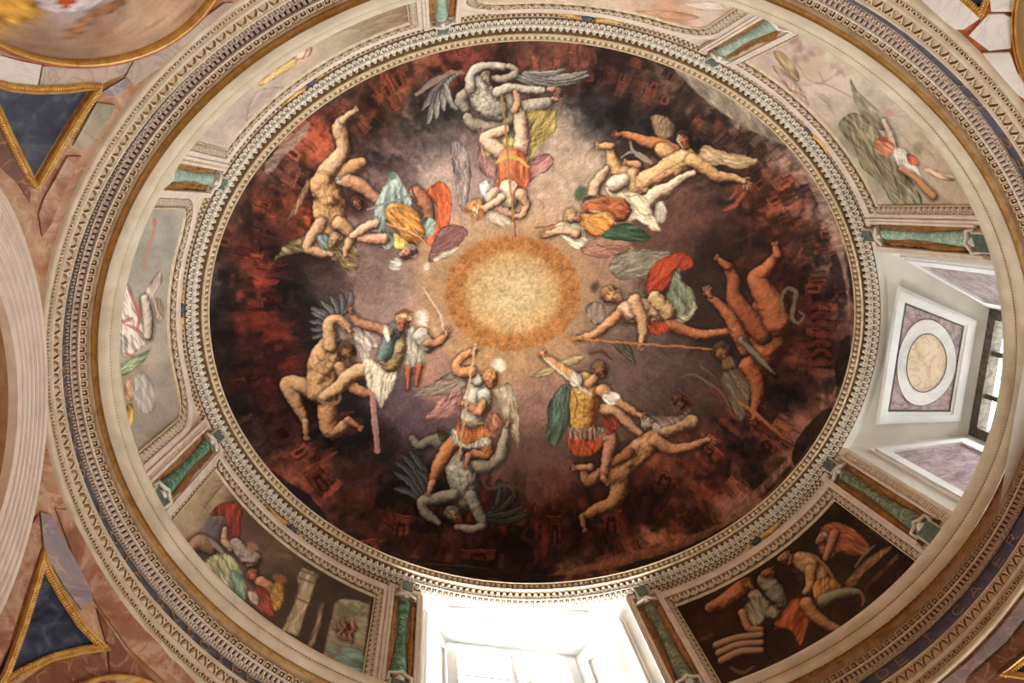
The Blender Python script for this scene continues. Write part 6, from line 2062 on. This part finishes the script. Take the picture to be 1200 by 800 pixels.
def slab(px, name, mat, parent, th=0.02, curve=True, step=0.25):
    """marble slab or panel laid on the pendentive: outline given on the chart"""
    P = [np.array(p, float) for p in px]
    if curve:
        P = [np.array(p) for p in catmull(P, 5, True)]
    else:
        Q = []
        for a, b in zip(P, P[1:] + P[:1]):
            n = max(1, int(np.linalg.norm(b - a) / 14))
            Q += [a + (b - a) * k / n for k in range(n)]
        P = Q
    c = sum(P) / len(P)
    n = len(P)
    rings = [[hit_pend(*(c + (p - c) * f)) for p in P] for f in (1.0, 0.66, 0.33)]
    V3, Ff = [], []
    for k, r in enumerate(rings):
        V3 += [p + pend_normal(p) * (th if k else th * 0.9) for p in r]
    cc = hit_pend(*c)
    V3.append(cc + pend_normal(cc) * th)
    base = len(V3)
    V3 += [p - pend_normal(p) * 0.004 for p in rings[0]]
    for i in range(n):
        j = (i + 1) % n
        for k in range(2):
            Ff.append((k * n + i, k * n + j, (k + 1) * n + j, (k + 1) * n + i))
        Ff.append((2 * n + i, 2 * n + j, 3 * n))
        Ff.append((i, j, base + j, base + i))
    return link(name, mesh_py(name, V3, Ff), mat, parent)


def rail(px, widths, name, mat, parent, closed=True, h0=0.03, curve=False):
    """moulded strip along a line on the pendentive; widths = [(offset px, height)]"""
    P = np.array(px, float)
    if curve:
        P = np.array(catmull(P, 8, closed))
    else:
        Q = []
        m = len(P) if closed else len(P) - 1
        for i in range(m):
            a, b = P[i], P[(i + 1) % len(P)]
            n = max(1, int(np.linalg.norm(b - a) / 12))
            Q += [a + (b - a) * k / n for k in range(n)]
        if not closed:
            Q.append(P[-1])
        P = np.array(Q)
    n = len(P)
    if closed:
        d = np.roll(P, -1, 0) - np.roll(P, 1, 0)
    else:
        d = np.gradient(P, axis=0)
    d /= np.linalg.norm(d, axis=1)[:, None] + 1e-9
    N = np.stack([d[:, 1], -d[:, 0]], 1)
    V3, Ff = [], []
    for off, h in widths:
        for p, nn in zip(P, N):
            X = hit_pend(*(p + nn * off))
            V3.append(X + pend_normal(X) * h)
    m = n if closed else n - 1
    for k in range(len(widths) - 1):
        for i in range(m):
            j = (i + 1) % n
            Ff.append((k * n + i, k * n + j, (k + 1) * n + j, (k + 1) * n + i))
    return link(name, smooth(mesh_py(name, V3, Ff), False), mat, parent), P, N


def studs(P, N, off, step, parent, mat, name='rope_row', r=0.016):
    """small gilded lozenges along a rail"""
    Q = P + N * off
    mats, acc, nxt = [], 0.0, 0.0
    for a, b in zip(Q[:-1], Q[1:]):
        L = np.linalg.norm(b - a)
        while nxt <= acc + L:
            p = a + (b - a) * ((nxt - acc) / L)
            X = hit_pend(*p)
            nn = pend_normal(X)
            t = hit_pend(*(p + (b - a) / L)) - X
            t -= nn * np.dot(t, nn)
            t /= np.linalg.norm(t)
            y = np.cross(nn, t)
            X = X + nn * 0.022
            mats.append(np.array([[t[0], y[0], nn[0], X[0]], [t[1], y[1], nn[1], X[1]], [t[2], y[2], nn[2], X[2]], [0, 0, 0, 1]]))
            nxt += step
        acc += L
    o = link(name, bake(vf_egg(0, 0, r * 0.75, r * 1.5, r, 5), mats), mat, parent)
    o['kind'] = 'stuff'


def corner(p):
    return hit_pend(*p)


pNW = struct('wall_northwest', grid_mesh(pend_patch(180, 270)), M['redmarble'])
pNE = struct('wall_northeast', grid_mesh(pend_patch(270, 360)), M['orangejoint'])
pSE = struct('wall_southeast', grid_mesh(pend_patch(0, 90)), M['brownmarble'])
pSW = struct('wall_southwest', grid_mesh(pend_patch(90, 180)), M['redmarble'])

# north-west: white and grey slabs, lapis triangle, big roundel
slab([(-30, 66), (0, 64), (22, 70), (47, 75), (42, 102), (10, 102), (-30, 98)], 'marble_slab', M['whitemarble'], pNW, curve=False)
slab([(49, 76), (90, 78), (130, 72), (158, 62), (146, 84), (112, 99), (80, 104), (44, 103)], 'marble_slab', M['greymarble'], pNW, curve=False)
slab([(160, 62), (196, 46), (240, 18), (262, 2), (286, 2), (232, 42), (190, 76), (156, 98), (146, 88)], 'marble_slab', M['greymarble'], pNW, curve=False)
slab([(119, 106), (146, 90), (152, 96), (142, 106), (130, 113)], 'marble_slab', M['bluemarble'], pNW, curve=False)
slab([(84, 170), (112, 119), (134, 122), (122, 146), (106, 168), (96, 174)], 'marble_slab', M['greenmarble'], pNW, curve=False)
slab([(50, 232), (78, 182), (94, 182), (74, 222), (58, 262), (48, 276), (44, 250)], 'marble_slab', M['rosemarble'], pNW, curve=False)
slab([(-30, 132), (-4, 140), (16, 178), (34, 208), (34, 236), (20, 214), (-30, 170)], 'marble_slab', M['brownmarble'], pNW, curve=False)
t1_ = [(-16, 97), (10, 104), (40, 107), (75, 106), (112, 101), (95, 124), (75, 155), (58, 184), (41, 214), (28, 188), (12, 155), (0, 128)]
r_ = thing('lapis_panel', corner((40, 214)), 'blue lapis triangle in a gilt frame under the white slabs and the roundel', 'panel', 'gilt-framed lapis panels')
slab([(-10, 100), (40, 106), (104, 104), (72, 152), (40, 206), (12, 150)], 'lapis_field', M['lapis'], r_, 0.006, False)
_, P_, N_ = rail(t1_, [(-1.5, 0.0), (-1.5, 0.03), (0.5, 0.045), (2.5, 0.04), (3.0, 0.022), (6.5, 0.022), (7.5, 0.006)][::1], 'gilt_frame', M['gold'], r_)
studs(P_, N_, 4.8, 3.2, r_, M['gold'])
r_ = thing('painted_roundel', corner((95, 70)), 'large painted roundel in a gilt ring above white marble slabs', 'fresco')
el = [(92 + 172 * math.cos(a), -70 + 139 * math.sin(a)) for a in np.linspace(0, PI2, 72, endpoint=False)]
Pg = []
for f in np.linspace(0.0, 1.0, 44):
    Pg.append([hit_pend(92 + (x - 92) * f, -70 + (y + 70) * f) for x, y in el + el[:1]])
Pg = np.array(Pg)
Pg = Pg + np.array([[pend_normal(p) * 0.02 for p in row] for row in Pg])
me = grid_mesh(Pg)
add_paint(me, Pg.reshape(-1, 3), CV)
link('painting', me, M['paint'], r_)
rail(el, [(-1.5, 0.015), (-1.0, 0.05), (1.0, 0.065), (3.5, 0.06), (5.5, 0.035)], 'gilt_ring', M['gold'], r_)
rail(el, [(5.0, 0.04), (6.0, 0.035), (9.0, 0.03), (9.5, 0.0)], 'red_marble_ring', M['orangejoint'], r_)

# north-east: white slabs with rust joints, gilt triangle tip, roundel rim
slab([(1068, -14), (1126, -4), (1150, 19), (1130, 33), (1120, 33), (1108, 24), (1084, 2)], 'marble_slab', M['whitemarble'], pNE, curve=False)
slab([(1159, 15), (1176, 15), (1188, 20), (1185, 55), (1160, 58), (1136, 40)], 'marble_slab', M['whitemarble'], pNE, curve=False)
slab([(1152, 61), (1184, 60), (1192, 82), (1206, 104), (1206, 118), (1194, 110), (1176, 90)], 'marble_slab', M['whitemarble'], pNE, curve=False)
slab([(1160, -6), (1190, -16), (1190, 12), (1162, 12)], 'marble_slab', M['whitemarble'], pNE, curve=False)
r_ = thing('lapis_panel', corner((1151, 19)), 'tip of a dark triangular panel in a gilt frame among white slabs', 'panel', 'gilt-framed lapis panels')
slab([(1120, -14), (1150, 14), (1164, -14)], 'lapis_field', M['lapis'], r_, 0.006, False)
_, P_, N_ = rail([(1113, -14), (1151, 20), (1166, -14)], [(0, 0.0), (0, 0.035), (1.2, 0.045), (2.4, 0.04), (3.0, 0.022), (5.5, 0.02), (6.0, 0.0)], 'gilt_frame', M['gold'], r_, False)
studs(P_, N_, 4.2, 3.2, r_, M['gold'])
r_ = thing('painted_roundel', corner((1188, 40)), 'curved gilt rim of a brown roundel beside white marble slabs', 'fresco')
el = [(1290 + 102 * math.cos(a), 26 + 128 * math.sin(a)) for a in np.linspace(0, PI2, 60, endpoint=False)]
Pg = np.array([[hit_pend(1290 + (x - 1290) * f, 26 + (y - 26) * f) for x, y in el + el[:1]] for f in np.linspace(0, 1, 16)])
Pg = Pg + np.array([[pend_normal(p) * 0.02 for p in row] for row in Pg])
me = grid_mesh(Pg)
add_paint(me, Pg.reshape(-1, 3), CV)
link('painting', me, M['paint'], r_)
rail(el, [(-4.5, 0.015), (-4.0, 0.04), (-2.2, 0.055), (-0.5, 0.03), (1.5, 0.05), (2.5, 0.0)], 'gilt_ring', M['gold'], r_)

# south-west: lapis triangle in red marble
slab([(46, 600), (60, 604), (78, 640), (100, 680), (108, 702), (94, 714), (76, 690), (60, 664), (50, 640)], 'marble_slab', M['bluemarble'], pSW, curve=False)
slab([(64, 596), (78, 598), (100, 640), (140, 700), (190, 756), (230, 800), (200, 806), (150, 760), (112, 708), (84, 650)], 'marble_slab', M['rosemarble'], pSW, curve=False)
slab([(32, 622), (44, 602), (47, 640), (30, 690), (8, 760), (-20, 800), (-20, 730), (10, 680)], 'marble_slab', M['rosemarble'], pSW, curve=False)
slab([(112, 712), (150, 768), (190, 808), (128, 790), (126, 762)], 'marble_slab', M['brownmarble'], pSW, curve=False)
slab([(20, 806), (60, 778), (120, 766), (124, 790), (160, 815), (60, 822)], 'marble_slab', M['brownmarble'], pSW, curve=False)
r_ = thing('lapis_panel', corner((49, 646)), 'dark blue lapis triangle in a gilt frame on red marble beside the pale arch', 'panel', 'gilt-framed lapis panels')
slab([(49, 656), (72, 700), (112, 756), (60, 770), (10, 802), (-20, 824), (20, 740)], 'lapis_field', M['lapis'], r_, 0.006, False)
_, P_, N_ = rail([(49, 643), (58, 668), (74, 697), (96, 730), (127, 762), (96, 765), (60, 774), (24, 791), (-14, 818), (4, 786), (24, 730), (38, 684)],
                 [(-7.5, 0.006), (-6.5, 0.022), (-3.0, 0.022), (-2.5, 0.04), (-0.5, 0.045), (1.5, 0.03), (1.5, 0.0)][::-1], 'gilt_frame', M['gold'], r_)
studs(P_, N_, -4.6, 3.2, r_, M['gold'])
r_ = thing('painted_roundel', corner((135, 796)), 'upper gilt edge of a roundel below the red marble', 'fresco')
el = [(135 + 90 * math.cos(a), 880 + 84 * math.sin(a)) for a in np.linspace(0, PI2, 60, endpoint=False)]
slab(el, 'painting', M['goldwash'], r_, 0.02, False)
rail(el, [(-1.5, 0.015), (-1.0, 0.05), (1.0, 0.065), (3.5, 0.06), (5.5, 0.035), (6, 0.0)], 'gilt_ring', M['gold'], r_)

# south-east: violet and brown slabs, gilt corner
slab([(1096, 806), (1130, 780), (1170, 738), (1204, 694), (1220, 700), (1180, 752), (1136, 790), (1126, 806)], 'marble_slab', M['bluemarble'], pSE, curve=False)
slab([(1140, 792), (1182, 754), (1214, 716), (1230, 740), (1170, 786), (1150, 806)], 'marble_slab', M['brownmarble'], pSE, curve=False)
r_ = thing('lapis_panel', corner((1172, 792)), 'corner of a dark panel in an orange gilt frame on brown marble', 'panel', 'gilt-framed lapis panels')
slab([(1184, 791), (1220, 770), (1220, 800)], 'lapis_field', M['lapis'], r_, 0.006, False)
_, P_, N_ = rail([(1224, 750), (1172, 792), (1224, 800)], [(0, 0.0), (0, 0.035), (1.2, 0.045), (2.4, 0.04), (3.0, 0.022), (6.0, 0.02), (6.5, 0.0)], 'gilt_frame', M['gold'], r_, False)
studs(P_, N_, 4.5, 3.4, r_, M['gold'])

# ------------------------------------------------------------------ west arch under the cornice
XA = float((EYE + ray(56, 432) * 6.08)[0])  # face plane, a little proud of the cornice


def arch_at(px, py, x):
    d = ray(px, py)
    return EYE + d * ((x - EYE[0]) / d[0])


cw = arch_at(56, 432, XA)
lo_ = arch_at(0.0, 210, XA)
lo2 = arch_at(0.0, 712, XA)
yc = (lo_[1] + lo2[1]) / 2
# circle through the crown and the two low points
dy = (lo2[1] - lo_[1]) / 2
dz = cw[2] - (lo_[2] + lo2[2]) / 2
RA = (dy * dy + dz * dz) / (2 * dz)
ZC = cw[2] - RA
inn = arch_at(21.0, 432, XA)
wface = cw[2] - inn[2]
pr = [(RA + 0.02, XA - 0.35), (RA + 0.02, XA - 0.01), (RA, XA)]
ng = 7
for k in range(ng):
    r0 = RA - wface * (k + 0.08) / ng
    r1 = RA - wface * (k + 0.92) / ng
    xx = XA
    pr += [(r0, xx), (r1, xx), (r1 - wface * 0.03, xx - 0.012)]
pr += [(RA - wface, XA + 0.004), (RA - wface - 0.01, XA + 0.0), (RA - wface - 0.012, XA - 0.05)]
ang = np.radians(np.linspace(-86, 86, 97))


def arch_mesh(pr):
    P = np.array([[np.array([x, yc + r * math.sin(a), ZC + r * math.cos(a)]) for a in ang] for r, x in pr])
    me = grid_mesh(P)
    return smooth(me, False)


arch = struct('trim_6', arch_mesh(pr), M['archstone'])
ri = RA - wface - 0.012
for k in range(1, ng):
    rg = RA - wface * k / ng
    link('groove', arch_mesh([(rg + 0.012, XA + 0.002), (rg + 0.006, XA - 0.004), (rg - 0.006, XA - 0.004), (rg - 0.010, XA + 0.002)]), M['archgroove'], arch)
link('soffit_recess', arch_mesh([(ri, XA - 0.05), (ri + 0.0, XA - 0.06), (ri - 0.005, XA - 0.30)]), M['archbrown'], arch)
link('soffit_fillet', arch_mesh([(ri, XA - 0.24), (ri - 0.05, XA - 0.25), (ri - 0.06, XA - 0.38), (ri, XA - 0.39)]), M['ivory'], arch)
link('soffit_field', arch_mesh([(ri, XA - 0.38), (ri, XA - 1.6)]), M['archbrown'], arch)

# ------------------------------------------------------------------ the chapel below (never in view)
def flat(name, pts, mat):
    return struct(name, mesh_py(name, pts, [(0, 1, 2, 3)]), mat)


hx, hy = 6.0, 5.6
flat('floor', [(-hx, -hy, -1.6), (hx, -hy, -1.6), (hx, hy, -1.6), (-hx, hy, -1.6)], M['floorstone'])
flat('wall_north', [(-hx, -hy, -1.6), (hx, -hy, -1.6), (hx, -hy, 6.6), (-hx, -hy, 6.6)], M['roomwall'])
flat('wall_south', [(-hx, hy, -1.6), (hx, hy, -1.6), (hx, hy, 6.6), (-hx, hy, 6.6)], M['roomwall'])
flat('wall_west', [(-hx, -hy, -1.6), (-hx, hy, -1.6), (-hx, hy, 6.6), (-hx, -hy, 6.6)], M['roomwall'])
flat('wall_east', [(hx, -hy, -1.6), (hx, hy, -1.6), (hx, hy, 6.6), (hx, -hy, 6.6)], M['roomwall'])
